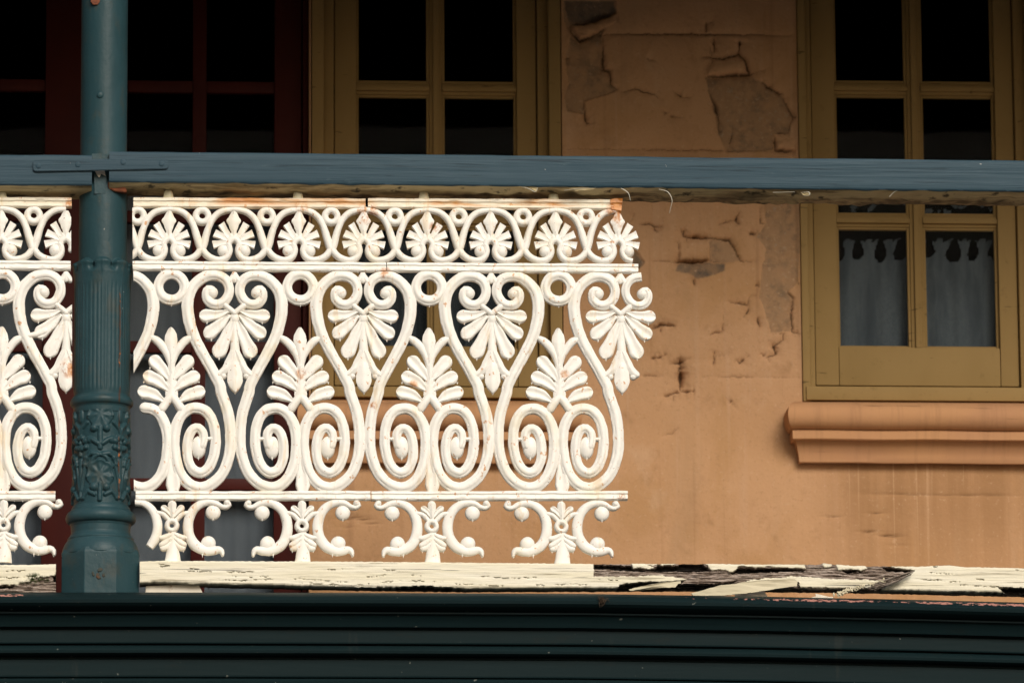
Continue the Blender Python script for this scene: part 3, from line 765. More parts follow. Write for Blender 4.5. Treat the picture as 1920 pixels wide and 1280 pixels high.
def droop(bm):
    for s in (1, -1):
        for rt, md, tp, ws in [((590, 452), (480, 487), (368, 495), (3, 8, 12)), ((598, 500), (500, 590), (408, 662), (3.5, 9.5, 12.5)), ((632, 545), (570, 700), (502, 842), (4, 10, 13.5))]:
            petal(bm, *z1([rt, md, tp], s), *ws)
        for x, y in z1([(378, 560), (420, 732), (498, 918)], s): drip(bm, x, y, 4.5, 2.4)
        sweep(bm, z1([(640, 860), (602, 950), (560, 1030), (510, 1075)], s), [7, 8, 7.5, 6.5], P_K)
        ball(bm, *z1([(540, 1095)], s)[0], 6.5, 6.5, 8)
        sweep(bm, z1([(566, 400), (655, 468)], s), [5.5, 5.5], P_R, 1.15, step=3)
        sweep(bm, z1([(655, 90), (610, 145)], s), [6.5, 5], P_R, .8)
    sweep(bm, z1([(655, 470), (655, 560), (655, 700), (655, 850), (655, 980), (655, 1060)]), [6, 7, 6.5, 9, 14, 13], P_R, .85)
    sweep(bm, z1([(655, 1000), (655, 1080), (655, 1150), (655, 1210), (655, 1256)]), [10, 14, 14.5, 10.5, 2], P_K, 1.12)
    sweep(bm, z1([(655, 64), (655, 95), (655, 128)]), [2, 7.5, 7], P_R, .8, r0=False)
    ball(bm, *z1([(655, 520)])[0], 9, 12, 9.5)
    drip(bm, *z1([(655, 1262)])[0], 4, 1.8)
def stand(bm):
    for s in (1, -1):
        for rt, md, tp, ws in [((575, 800), (480, 660), (388, 560), (4, 10, 12.3)), ((560, 935), (430, 820), (312, 765), (4, 10, 12.3)), ((490, 1075), (360, 995), (240, 962), (4, 10, 11.8))]:
            petal(bm, *z5([rt, md, tp], s), *ws)
        for x, y in z5([(318, 652), (236, 838), (215, 1042)], s): drip(bm, x, y, 2.6, 2)
        sweep(bm, z5([(588, 620), (560, 490), (490, 360), (415, 283), (360, 250)], s), [4, 6, 7.5, 7.5, 6], P_R, .85, step=3)
        sweep(bm, z5([(603, 1010), (545, 1080), (480, 1175)], s), [7.5, 8, 8], P_R, 1.05, step=3)
    sweep(bm, z5([(598, 108), (598, 150), (599, 215), (600, 285), (602, 380), (604, 520), (605, 700), (605, 860), (605, 990)]), [2, 7, 11, 12, 9.5, 6.5, 6.5, 9, 12], P_K, 1.05, r0=False, step=3)
    ball(bm, *z5([(604, 900)])[0], 13, 18, 8.5)
    sweep(bm, z2([(675, 640), (678, 760), (680, 900)]), [5, 6, 6], P_R, .6, step=4)
    sweep(bm, z2([(680, 850), (682, 980), (684, 1090), (685, 1165), (685, 1205)]), [4, 8, 12, 13.5, 11], P_P, .95, step=3)
def ring_(bm, rc, hw_, prof=P_S, d=True):
    sweep(bm, [(rc*math.cos(i*math.tau/16), rc*math.sin(i*math.tau/16)) for i in range(16)], hw_, prof, closed=True, step=2.6)
    if d: drip(bm, 0, rc+hw_-.5, 4.2, 2)
def farch(bm, s):
    sweep(bm, z3([(492, 266), (388, 276), (292, 308), (218, 362), (163, 432), (117, 532), (82, 640), (52, 750), (15, 866)], s), [5.6, 5.6, 5.9, 6.2, 6.4, 6.5, 6.9, 7.1, 6.8], P_R, 1., step=3, r0=False)
    sweep(bm, z3([(14, 868), (80, 952), (170, 1008), (275, 1028), (365, 1005), (420, 940), (432, 870), (410, 800)], s), [6.4, 6.2, 6, 5.8, 5.6, 5.6, 5.6, 5.4], P_R, 1., step=3)
    ball(bm, *z3([(335, 885)], s)[0], 11.3, 11.6, 10.5)
def fpalm(bm):
    for s in (1, -1):
        for rt, tp, w0, w1 in [((420, 690), (303, 488), 5.2, 6.6), ((395, 720), (203, 630), 5.0, 7.4), ((385, 765), (178, 805), 4.2, 7.2)]:
            r_, t_ = z3([rt, tp], s); md = ((r_[0]+t_[0])/2, (r_[1]+t_[1])/2-.5)
            sweep(bm, [r_, md, t_], [w0, (w0+w1)/2-.2, w1], P_W, r1=False, step=3)
        sweep(bm, z3([(492, 705), (430, 745), (405, 820), (420, 880)], s), [6.5, 6.5, 6, 5], P_R, .95, step=2.5)
    sweep(bm, z3([(492, 690), (492, 610), (492, 520), (493, 440), (494, 370), (495, 300)]), [5, 5.2, 9, 13.8, 8.5, 4.5], P_K, .95, r1=False, step=2.5)
    ball(bm, *z3([(492, 690)])[0], 14, 10, 8)
def foot(bm, cut=False):
    for s in (1, -1):
        if cut and s == 1:
            sweep(bm, z4([(330, 282), (440, 292), (540, 342), (618, 425), (668, 530), (690, 645), (680, 760), (640, 870), (560, 985)], s), [5.8, 6.5, 7.2, 7.8, 8.5, 8.8, 9, 9, 7.5], P_R, 1., step=3, r1=False)
        else: foot_scroll(bm, s)
        foot_leaves(bm, s)
    foot_stem(bm)
def foot_scroll(bm, s):
        s = s
        sweep(bm, z4([(58, 285), (28, 325), (85, 362), (165, 345), (240, 300), (335, 280), (440, 292), (540, 342), (618, 425), (668, 530), (690, 645), (680, 760), (640, 870), (575, 955), (490, 1010), (390, 1040), (290, 1040), (205, 1025), (155, 1055), (142, 1110)], s),
              [1.22*v for v in [3.4, 3.2, 3.4, 3.8, 4.6, 5.2, 5.8, 6.4, 7, 7.6, 7.9, 8, 8, 8, 7.6, 7.2, 6.4, 5.4, 4.2, 2.4]], P_R, 1., step=3)
        ball(bm, *z4([(70, 288)], s)[0], 6.3, 6.3, 10); ball(bm, *z4([(290, 440)], s)[0], 14, 14, 9.2); ball(bm, *z4([(368, 925)], s)[0], 13.8, 13.6, 9.2)
        for x, y, l in ((290, 548, 4), (390, 1100, 4), (460, 1095, 7.5), (150, 1125, 3), (765, 1010, 9), (1150-930+710, 0, 0)):
            if l: drip(bm, *z4([(x, y)], s)[0], l, 2)
def foot_leaves(bm, s):
        sweep(bm, z4([(905, 490), (850, 420), (795, 375)], s), [3.5, 5, 6], P_P, 1., step=2.5)
        sweep(bm, z4([(690, 450), (775, 470), (850, 540), (890, 580)], s), [4.5, 4.6, 4.6, 4], P_R, .9, step=2.5)
        sweep(bm, z4([(895, 790), (800, 835), (735, 845)], s), [4, 5.5, 4.5], P_R, 1., step=2.5)
        sweep(bm, z4([(895, 860), (810, 920), (755, 950)], s), [4, 6.5, 5.5], P_R, 1.1, step=2.5)
        sweep(bm, z4([(890, 930), (830, 985), (775, 1000)], s), [5, 6.5, 6], P_R, .9, step=2.5)
def foot_stem(bm):
    sweep(bm, z4([(925, 520), (924, 420), (922, 320)]), [4, 6.5, 8], P_K, 1.1, step=3)
    sweep(bm, [tuple(np.array(z4([(918, 650)])[0])+9.*np.array((math.cos(i*math.tau/12), math.sin(i*math.tau/12)))) for i in range(12)], 4.9, P_R, 1.25, closed=True, step=2.2)
    sweep(bm, z4([(925, 770), (928, 900), (930, 1010), (930, 1110), (926, 1235)]), [7, 9, 10.5, 13, 15], P_R, .95, r1=False, step=4)
def peg(bm):
    sweep(bm, [(0, 4.5), (0, 0), (0, -4.5)], [11, 9.5, 9.0], P_R, .8, r0=False, back=-8)

SH = {}
def shared(kind, fn, m):
    if kind not in SH:
        bm = bmesh.new(); fn(bm); SH[kind] = finish(bm, kind, m, 0)
    return SH[kind]
def bar(bm, xa, xb, y, hw_, prof):
    sweep(bm, [(xa+(xb-xa)*i/8, y) for i in range(9)], hw_, prof, r0=False, r1=False, step=6)
P_BT = [(-1, 0), (-1, 7), (-.9, 9.5), (-.35, 10), (-.2, 7), (.1, 6.6), (.25, 9), (.75, 9.3), (.9, 6), (1, 5), (1, 0)]
P_BM = [(-1, 0), (-1, 6), (-.85, 9), (-.45, 9.6), (-.28, 6.8), (-.1, 6.4), (.1, 9.4), (.7, 10), (.95, 7), (1, 4), (1, 0)]
def panel(label, hearts, half_l, half_r, ups, fcells, farchs, frings, feet, pegs, bars, clip=None, clipx=None, skip=()):
    """hearts: centres of drooping palmettes; half_l / half_r: centres having a left / right S scroll; clip: cutting planes for parts reaching past clipx"""
    pc = at((bars[0][0]+bars[0][1])/2, 930, LACE)
    root = thing('iron_lace_panel', label, 'railing panel', pc, 'cast iron lace panels of the railing')
    def place(kind, fn, m, cx, cy, reach, name):
        X0 = cx+SHEAR*(cy-600)*0
        if clip and clipx(cx-reach, cx+reach):
            bm = bmesh.new(); fn(bm); me = finish(bm, kind, m, cy, clip, cx)
            if me is None: return
        else: me = shared(kind, fn, m)
        yy = cy+TILT*(cx-700)
        put(name, me, root, at(cx+SHEAR*(cy-600), yy, LACE))
    for c in half_l: place('scroll_left', lambda b: scroll(b, 1), M_IRON, c, 600, 130, 'scroll')
    for c in half_r:
        ct = bool(clip) and c < 250
        if ct:
            bm = bmesh.new(); scroll(bm, -1, True); me = finish(bm, 'scroll', M_IRON, 600, clip, c)
            put('scroll', me, root, at(c, 600+TILT*(c-700), LACE))
        else: place('scroll_right', lambda b: scroll(b, -1), M_IRON, c, 600, 130, 'scroll')
    for c in hearts: place('drooping_palmette', droop, M_IRON, c, 600, 70, 'palmette')
    for c in ups:
        place('standing_palmette', stand, M_IRON, c, 600, 72, 'palmette')
        place('ring', lambda b: ring_(b, 24.6, 9.3), M_IRON, c+1, 539.5, 34, 'ring')
    for c in farchs[0]: place('arch_left', lambda b: farch(b, 1), M_IRON, c, 440, 62, 'arch')
    for c in farchs[1]: place('arch_right', lambda b: farch(b, -1), M_IRON, c, 440, 62, 'arch')
    for c in fcells: place('frieze_palmette', fpalm, M_IRON, c, 440, 44, 'frieze_palmette')
    for c in frings: place('frieze_ring', lambda b: ring_(b, 11.8, 6.2, P_R, False), M_IRON, c, 406, 19, 'frieze_ring')
    for c in feet:
        ct = bool(clip) and 250 < c < 340
        place('cut_foot' if ct else 'foot', (lambda b: foot(b, True)) if ct else foot, M_IRON, c, 990, 112, 'foot')
    for c in pegs: place('peg', peg, M_PEG, c, 369, 12, 'peg')
    for (xa, xb), cy, hw_, prof, nm, m in zip(bars, (382.5, 501.5, 929.5), (9.5, 8.8, 8.6), (P_BT, P_BM, P_BM), ('top_bar', 'middle_bar', 'bottom_bar'), (M_IRONTOP, M_IRON, M_IRON)):
        cx = (xa+xb)/2; bm = bmesh.new(); bar(bm, xa-cx, xb-cx, 0, hw_, prof)
        for k in range(int((xb-xa)/46)): drip(bm, random.uniform(xa-cx+6, xb-cx-6), hw_, random.uniform(1.5, 3.5), 2, 4)
        tl = {'middle_bar': .0025, 'bottom_bar': -.003, 'top_bar': .0005}[nm]
        me = finish(bm, nm, m, cy, None, cx)
        o = put(nm, me, root, at(cx+SHEAR*(cy-600)*(nm != 'top_bar'), cy+(TILT+tl)*(cx-700), LACE)); o.rotation_euler = (0, tl*1.0, 0)
    return root
NOCLIP = lambda a_, b_: False
# middle panel: cut off straight at its left end beside the post
FA = [199.5, 318.5, 440, 562, 683.5]
panel('middle iron lace panel, sawn off beside the green post and complete at its right joint', [440, 681], [440, 681], [199, 440], [321, 562.5],
      FA[1:], [FA[1:], FA[:4]], [260, 381, 502, 623], [320, 563.5], [318, 561], [(250, 686), (250, 725.3), (253, 690)],
      [((250, 0), (-1, 0))], lambda a_, b_: a_ < 254)
# right panel: broken end
FB = [683.5, 802.5, 921.5, 1043, 1160]
pr = panel('right iron lace panel with broken rusty end where the railing is missing', [922, 1164], [922, 1164], [682, 922], [804, 1046.5],
      FB[1:], [FB[1:], FB[:4]], [742, 862, 982.5, 1100.5], [807, 1050], [797, 1040], [(688.5, 1164), (725.6, 1199), (694, 1173)])
# what is left of the next piece at the broken end: the second volute and half of the arch foot
bm = bmesh.new()
sweep(bm, z1([(430, 240), (395, 232), (372, 268), (378, 325), (425, 372), (490, 382), (552, 352), (592, 290), (602, 225), (578, 155), (520, 107), (440, 92)], -1), [6.5, 7, 7.2, 7.4, 7.6, 7.8, 7.9, 8, 8, 8, 8.1, 8.3], P_S, r1=False, step=3.6)
ball(bm, *z1([(430, 262)], -1)[0], 10.5, 10.5, 11.5)
put('scroll', finish(bm, 'scroll', M_IRON, 0), pr, at(1164, 600+TILT*464, LACE))
bm = bmesh.new()
sweep(bm, z3([(275, 1028), (365, 1005), (420, 940), (432, 870), (410, 800)], -1), [4.7, 4.6, 4.7, 4.8, 4.8], P_R, 1., r0=False, step=3); ball(bm, *z3([(335, 885)], -1)[0], 10.8, 11.2, 12)
put('arch', finish(bm, 'arch', M_IRON, 0), pr, at(1160-1.6, 440+TILT*460, LACE))
bm = bmesh.new(); sweep(bm, [(0, 0), (10, -1), (21, 0)], [11, 13, 14], P_BT, r0=False, r1=False, step=4)
put('rusty_end', finish(bm, 'rusty_end', M_IRONRUST, 0, None, 5), pr, at(1144.5, 386, LACE-.002))
# left panel, cut off at its right end
pl_ = panel('left iron lace panel, cut off left of the green post at the picture edge', [124], [124], [-117], [4],
      [3, 125], [[3, 125], [3]], [65, -56], [4], [5], [(-140, 134), (-140, 133), (-140, 99)],
      [((135, 0), (1, 0))], lambda a_, b_: b_ > 132)

bm = bmesh.new(); sweep(bm, [(-78, 33), (-66, 31), (-52, 28), (-40, 23)], [5, 5, 6, 7], P_R, 1., step=3)
put('repair_rod', finish(bm, 'repair_rod', M_IRON, 0), pl_, at(124, 598, LACE-.001))

# ------------------------------------------------------------------ post
PXC = 191.
pcx = at(PXC, 700, 0).x
pm_ = Sx
def post_part(name, y0, y1, rf, parent, m=M_POST, nphi=180, step=2., cap=False):
    ys_ = np.linspace(y0, y1, max(3, int((y1-y0)/step)))
    ph = np.linspace(-math.pi, math.pi, nphi, endpoint=False)
    PH, YY = np.meshgrid(ph, ys_, indexing='ij')
    RR = rf(PH, YY)*pm_
    z_ = np.array([at(PXC, y, -float(r)).z for y, r in zip(ys_, RR[nphi//2])])
    if cap: z_ = z_
    n_ = .35*(fbm(PH*9+50, YY/16, 2)-.5)*pm_
    Xv = pcx+(RR+n_)*np.sin(PH); Yv = -(RR+n_)*np.cos(PH); Zv = np.broadcast_to(z_[None, :], PH.shape)
    return put(name, grid_mesh(name, np.stack([Xv, Yv, Zv], -1), m, None, None, True), parent)
proot = thing('verandah_post', 'dark green cast iron verandah post with fluted and ornamented lower shaft', 'post', (pcx, 0, zfloor))
post_part('upper_shaft', -420, 330, lambda p, y: 43.8+0*y, proot, step=12)
post_part('lower_shaft', 322, 500, lambda p, y: np.where(y < 352, 36+9.2*sstep(322, 352, y), 45.2)+0*p, proot, step=3)
def r_flute(p, y):
    lf = np.abs(np.cos(p*4.0))                                     # ten leaves round the collar
    edge_y = 480+6*(1-lf)**1.4
    up = sstep(0, 5, y-edge_y)
    collar = 45+9.5*up+2.4*up*np.exp(-((y-edge_y-6)/7)**2)-11*up*np.exp(-((1-lf-1)/.40)**2)*np.exp(-((y-494)/7.)**2)
    rib = 1.2*up*np.exp(-(np.sin(p*4.0)/.16)**2)*np.exp(-((y-495)/14)**2)
    fl = (.55+.7*vnoise(p*5.4+20, y*0, 3))*np.abs(np.cos(p*21+.3*np.sin(p*7)))*sstep(520, 538, y)*(1-sstep(722, 732, y))
    body = np.where(y > 505, 53.0+1.6*np.exp(-(y-505)/12), collar)
    return body+rib+fl-1.2*sstep(520, 538, y)
post_part('fluted_shaft', 477, 737, r_flute, proot, nphi=420, step=1.6)
def r_prof(pts):
    yy, rr = zip(*pts)
    return lambda p, y: np.interp(y, yy, rr)+0*p
def arc(y0, y1, r0, bulge, n=8): return [(y0+(y1-y0)*i/n, r0+bulge*math.sin(math.pi*i/n)**.6) for i in range(n+1)]
post_part('collar', 734, 768, r_prof([(734, 50), (735, 54)]+arc(737, 754, 54, 5)+[(755, 54), (757, 52.6), (768, 52.2)]), proot, step=1.2)
def r_orn(p, y):
    """leaf and flower relief, repeated four times round the shaft"""
    q = (p+.04+math.pi/4) % (math.pi/2)-math.pi/4
    u = q*53.; h_ = np.zeros_like(u)
    def shell(cx, cy, rx, ry, n=7, up=True):
        dx_, dy_ = (u-cx)/rx, (y-cy)/ry
        r_ = np.hypot(dx_, dy_); th = np.arctan2(dx_, -dy_)
        lob = 1+.10*np.abs(np.cos(th*n/2))-.06
        m_ = 1-sstep(.86, 1.02, r_/lob)
        rim = np.exp(-((r_/lob-.86)/.13)**2)
        ribs = .9*np.cos(th*n)*sstep(.15, .5, r_)
        return m_*(3.0+2.6*rim*(np.cos(th) > -.2)+ribs)
    def bump(cx, cy, r_, hh_, ry=None):
        d = np.sqrt(((u-cx)/r_)**2+((y-cy)/(ry or r_))**2); return hh_*np.sqrt(np.clip(1-d*d, 0, 1))
    def stroke(pts, wd, hh_):
        d = seg_dist(u, y, pts); return hh_*np.sqrt(np.clip(1-(d/wd)**2, 0, 1))
    L = [shell(0, 774, 27, 28), shell(0, 888, 28, 31), stroke([(0, 800), (0, 838)], 5, 4), stroke([(0, 905), (0, 935)], 4.5, 5)]
    for s in (1, -1):
        L += [bump(12*s, 801, 7.5, 7), bump(12*s, 911, 8, 7), stroke([(26*s, 790), (38*s, 800), (44*s, 815), (42*s, 850)], 4, 4.5),
              bump(30*s, 824, 6.5, 6.5), bump(38*s, 818, 6, 6), bump(44*s, 828, 6, 6), bump(38*s, 838, 7, 7), bump(29*s, 836, 6, 6), bump(22*s, 822, 7, 5), stroke([(4*s, 830), (16*s, 822), (24*s, 820)], 4.5, 5),
              stroke([(5*s, 850), (18*s, 848), (27*s, 856), (31*s, 868)], 4.5, 5.5), bump(27*s, 856, 6, 7), bump(31*s, 868, 5.5, 6), stroke([(0, 850), (12*s, 856), (24*s, 872)], 4, 5),
              stroke([(30*s, 870), (36*s, 895), (40*s, 915)], 3.5, 4), stroke([(10*s, 925), (24*s, 918), (34*s, 930)], 4, 4.5), bump(34*s, 930, 5, 5), stroke([(40*s, 860), (41.6*s, 930)], 3, 3.5), bump(41*s, 776, 6, 4, 14)]
    for a_ in L: h_ = np.maximum(h_, a_)
    return 50.6+h_+.5*fbm(u/6+40, y/6, 5)
post_part('ornament_band', 766, 944, r_orn, proot, nphi=440, step=1.2)
post_part('base_moulding', 940, 1036, r_prof([(940, 50), (942, 53), (946, 55), (948, 55.4)]+arc(949, 975, 56, 9.5)+[(976, 57), (979, 55.5), (992, 55), (997, 57.5), (999, 60)]+arc(1000, 1004, 60.5, 1.5, 4)+[(1005, 62)]+
          [(1005+26*t, 62+10.5*math.sin(t*math.pi/2)**.8) for t in (.1, .25, .4, .6, .8, 1)]+[(1033, 70), (1036, 66)]), proot, step=1.1)
def r_oct(p, y):
    k = math.pi/4; q = (p+k/2) % k-k/2
    return 71.5/np.cos(q)*np.minimum(1, .955+.045*sstep(1024, 1031, y))
post_part('plinth', 1024, 1124, r_oct, proot, nphi=320, step=3)
bm = bmesh.new(); bmesh.ops.create_uvsphere(bm, u_segments=14, v_segments=8, radius=.0075, matrix=Matrix.Translation(at(188, 178, -43.5*pm_)) @ Matrix.Diagonal((1, .35, 1, 1)))
obj('bolt_head', bm, M_POST, proot)
# tongue and rusty shoulder where the rail halves meet the post
YF = -.072                                     # front of the handrail
def slab(name, quad, Y0, Y1, m, parent, bev=.0015, jit=0.):
    bm = bmesh.new()
    A = [bm.verts.new(at(x, y, Y0)) for x, y in quad]
    B = [bm.verts.new(tuple(v.co+Vector((0, Y1-Y0, 0)))) for v in A]; n_ = len(quad)
    bm.faces.new(A); bm.faces.new(list(reversed(B)))
    for i in range(n_): bm.faces.new((A[i], A[(i+1) % n_], B[(i+1) % n_], B[i]))
    if bev: bmesh.ops.bevel(bm, geom=bm.edges[:], offset=bev, segments=2, affect='EDGES')
    return obj(name, bm, m, parent, ang=35)
slab('tongue', [(171, 288), (206, 288), (199, 322), (199, 345), (200, 364), (176, 364), (177, 340), (175, 322)], YF+.0212, -.03, M_POST, proot)
slab('rust_spot', [(178, 321), (196, 320), (198, 330), (190, 326), (186, 333), (181, 327)], YF+.0198, -.05, M_FLAKE, proot, 0)
slab('rust_spot', [(170, -6), (188, -6), (187, 4), (183, 9), (175, 9), (170, 3)], -43.5*pm_-.0012, -.03, M_RUST, proot, .0004)
slab('rust_shoulder', [(202, 341), (224, 343), (236, 352), (238, 360), (214, 358), (203, 352)], -.052, -.03, M_RUST, proot)
for q in ([(183, 1066), (188, 1063), (193, 1066), (190, 1070), (184, 1071)], [(181, 1074), (187, 1073), (186, 1079), (190, 1083), (184, 1085), (180, 1080)], [(172, 1071), (175, 1070), (178, 1078), (174, 1079)], [(192, 1075), (196, 1073), (197, 1079), (193, 1081)]):
    slab('paint_blister', q, -.0822, -.07, M_BLISTER, proot, .0008)

# ------------------------------------------------------------------ handrail halves
def beam(name, xa, xb, yt, yb, Yf, Yb, m_front, m_under, parent, n=220, seed=1, rag=1.):
    """yt(x), yb(x): px of the front face's top and bottom edge; the underside runs back to Yb"""
    prof = []
    bm = bmesh.new(); rows = []
    for i in range(n+1):
        x = xa+(xb-xa)*i/n
        t, b = yt(x), yb(x)
        zt_, zb_ = at(x, t, Yf), at(x, b, Yf); X_ = zt_.x
        j = lambda s_, f=14.: mn.noise(Vector((X_*f, s_*7.7, seed)))
        r_ = .004
        P = [(X_, Yb, zt_.z+.001*j(1)), (X_, Yf+r_, zt_.z+.0009*j(2)), (X_, Yf+.0012, zt_.z-.0013+.0006*j(2)), (X_, Yf, zt_.z-r_)]
        for k in range(1, 6): P.append((X_, Yf+.0008*j(4+k*.23, 20), zt_.z-r_+(zb_.z+r_-zt_.z+r_)*k/6))
        P += [(X_, Yf, zb_.z+r_), (X_, Yf+.0012, zb_.z+.0012+.001*j(9)), (X_, Yf+.005, zb_.z+.0015*j(10, 25)*rag)]
        for k in range(1, 6):
            f = k/5; P.append((X_, Yf+.005+(Yb-Yf-.012)*f, zb_.z-.0105*math.sin(math.pi*min(1, f*.85+.06))+.0045*rag*j(11+k*.4, 9)+.0025*rag*j(20+k*.5, 45)))
        P.append((X_, Yb, zb_.z-.002+.003*j(17, 30)))
        rows.append([bm.verts.new(p) for p in P])
    nf = len(rows[0])
    for A, B in zip(rows[:-1], rows[1:]):
        for k in range(nf):
            f = bm.faces.new((A[k], B[k], B[(k+1) % nf], A[(k+1) % nf])); f.material_index = 1 if 11 <= k < nf-1 else 0
    bm.faces.new(rows[0]); bm.faces.new(list(reversed(rows[-1])))
    o = obj(name, bm, m_front, parent, ang=60); o.data.materials.append(m_under); return o
hr = thing('handrail', 'long slate blue timber handrail right of the post with peeling cream underside', 'handrail', at(1000, 330, YF), 'timber handrail lengths')
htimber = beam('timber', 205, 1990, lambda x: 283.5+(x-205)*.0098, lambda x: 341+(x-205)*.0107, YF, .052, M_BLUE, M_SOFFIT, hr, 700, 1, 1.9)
hl = thing('handrail', 'short slate blue timber handrail left of the post', 'handrail', at(60, 330, YF), 'timber handrail lengths')
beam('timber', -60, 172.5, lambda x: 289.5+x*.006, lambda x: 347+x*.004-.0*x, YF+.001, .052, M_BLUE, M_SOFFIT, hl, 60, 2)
# curls of paint under the long rail
def ribbon(name, pts, wd, Y, m, parent, th=.0008, twist=.6):
    bm = bmesh.new(); C = resample([(x, y) for x, y in pts], [wd]*len(pts), 2.); rows = []
    for i, (c, ww) in enumerate(C):
        f = i/(len(C)-1); b = at(c.x, c.y, Y); k = ww*Sx*(1-.75*f)
        d = Vector((math.cos(twist), math.sin(twist), .25))*k
        rows.append([bm.verts.new(b+d), bm.verts.new(b-d), bm.verts.new(b-d+Vector((0, th, th))), bm.verts.new(b+d+Vector((0, th, th)))])
    for A, B in zip(rows[:-1], rows[1:]):
        for k in range(4): bm.faces.new((A[k], B[k], B[(k+1) % 4], A[(k+1) % 4]))
    bm.faces.new(rows[0]); bm.faces.new(list(reversed(rows[-1]))); return obj(name, bm, m, parent)
for pts, wd in [([(975, 349), (992, 354), (1004, 360), (1008, 352)], 2.2), ([(1060, 357), (1085, 354), (1118, 352)], 2.8), ([(1085, 350), (1110, 349), (1120, 352)], 1.8), ([(1165, 353), (1178, 362), (1182, 376)], 1.6),
                ([(1236, 355), (1252, 360), (1260, 374), (1258, 388), (1255, 400)], 1.3), ([(1505, 361), (1516, 360), (1518, 366), (1508, 368)], 1.8), ([(1668, 369), (1676, 361), (1684, 357)], 1.4), ([(1450, 361), (1490, 360)], 1.2)]:
    ribbon('paint_curl', pts, wd, YF+.004, M_CURL, htimber)
# strap with its bolts
st = thing('metal_strap', 'flat blue painted iron strap bolted across the handrail joint at the post', 'metal strap', at(188, 311, YF))
plate = slab('plate', [(62, 301.5), (66, 299.5), (310, 296.5), (315.5, 299), (316, 313), (312, 317), (66, 321.5), (62, 318)], YF-.005, YF-.0004, M_BLUE, st, .0012)
for bx, by in ((72, 311), (146, 308.5), (231, 304), (303, 307)):
    bm = bmesh.new(); c = at(bx, by, YF-.005)
    bmesh.ops.create_uvsphere(bm, u_segments=14, v_segments=8, radius=.0062, matrix=Matrix.Translation(c) @ Matrix.Diagonal((1, .28, 1, 1)))
    obj('bolt_head', bm, M_BLUE, plate)

# ------------------------------------------------------------------ bottom rails
def rot_rail(name, label, xa, xb, top, bot, Yf, Yb, polys_paint, polys_void, polys_moss, group, cracks=(), step=1.5):
    xs_ = np.arange(xa, xb+.1, step); nrow = 34
    T_ = top(xs_); B_ = bot(xs_)
    f = np.linspace(0, 1, nrow)
    PXg = np.repeat(xs_[:, None], nrow, 1); PYg = T_[:, None]+(B_-T_)[:, None]*f[None, :]
    qx_ = PXg+2.6*(fbm(PXg/7, PYg/5, 3)-.5)*2; qy_ = PYg+2.2*(fbm(PXg/6, PYg/5, 13)-.5)*2
    paint = np.zeros_like(PXg)
    for p in polys_paint: paint = np.maximum(paint, 1-sstep(-.7, .7, poly_sd(qx_, qy_, p)))
    void = np.zeros_like(PXg)
    for p in polys_void: void = np.maximum(void, 1-sstep(-.9, .7, poly_sd(qx_, qy_, p)))
    void *= (1-paint)
    crk = np.zeros_like(PXg)
    for pl, wd in cracks:
        d, t = seg_dist_t(qx_, qy_, pl); ww = wd*np.sin(np.pi*np.clip(t, .001, .999))**.5*(.4+1.1*vnoise(PXg/9, PYg*0, 4))
        ckm = .75*(1-sstep(ww*.3, ww*.6+.4, d))*sstep(.30, .5, vnoise(PXg/13, PYg/3, 14)); crk = np.maximum(crk, ckm)
    moss = np.zeros_like(PXg)
    for p in polys_moss: moss = np.maximum(moss, 1-sstep(-4, 3, poly_sd(qx_, qy_, p)))
    grain = fbm(PXg/26, PYg/2.2, 31)
    dep = crk*5+(1-paint)*(4.0+5*(grain-.5)*2)+void*15+paint*(1.2*(fbm(PXg/40, PYg/4, 9)-.5))
    dep += 2.5*sstep(.93, 1, f)[None, :]+2.5*(1-sstep(0, .06, f))[None, :]
    dep -= moss*2.5*fbm(PXg/3, PYg/3, 77)
    V = np.zeros(PXg.shape+(3,))
    base = [[at(PXg[i, j], PYg[i, j], Yf) for j in (0, nrow-1)] for i in range(len(xs_))]
    for i in range(len(xs_)):
        a0, a1 = base[i]; V[i, :, 0] = a0.x+(a1.x-a0.x)*f; V[i, :, 2] = a0.z+(a1.z-a0.z)*f
    V[:, :, 1] = Yf+dep*Sx
    # wrap top, back and underside
    back = np.zeros((len(xs_), 2, 3)); back[:, 0] = V[:, 0]; back[:, 1] = V[:, -1]; back[:, :, 1] = Yb
    VV = np.concatenate([back[:, :1], V, back[:, 1:], back[:, :1]], 1)
    A_ = np.stack([1-paint, np.maximum(void, crk*.85), moss, np.ones_like(void)], -1)
    e0 = A_[:, :1].copy(); e1 = A_[:, -1:].copy(); e1[..., 0] = 1; e1[..., 1] = .6
    AA = np.concatenate([e0, A_, e1, e0], 1)
    me = grid_mesh(name, VV, M_RAILWOOD, AA)
    me.set_sharp_from_angle(angle=R(55))
    bm = bmesh.new(); bm.from_mesh(me)
    ed = [e_ for e_ in bm.edges if len(e_.link_faces) == 1]; bmesh.ops.holes_fill(bm, edges=ed, sides=0); bmesh.ops.recalc_face_normals(bm, faces=bm.faces); bm.to_mesh(me); bm.free()
    root = thing(name+'', label, 'bottom rail', at((xa+xb)/2, 1090, Yf), group)
    put('timber', me, root); return root
YR = -.055
topR = lambda x: np.interp(x, [262, 300, 700, 1110, 1300, 1420, 1530, 1545, 1600, 1720, 1780, 1810, 1960], [1051.5, 1050.5, 1052, 1056, 1056, 1057, 1057, 1055, 1060, 1061, 1058.5, 1062, 1065])+.9*(fbm(x/6, x*0, 6)-.5)*2
botR = lambda x: np.interp(x, [262, 290, 360, 500, 700, 860, 1110, 1250, 1500, 1660, 1760, 1960], [1093, 1090.5, 1093, 1096, 1100, 1102, 1101.5, 1101, 1102.5, 1105, 1107.5, 1112])+1.1*(fbm(x/7, x*0, 16)-.5)*2
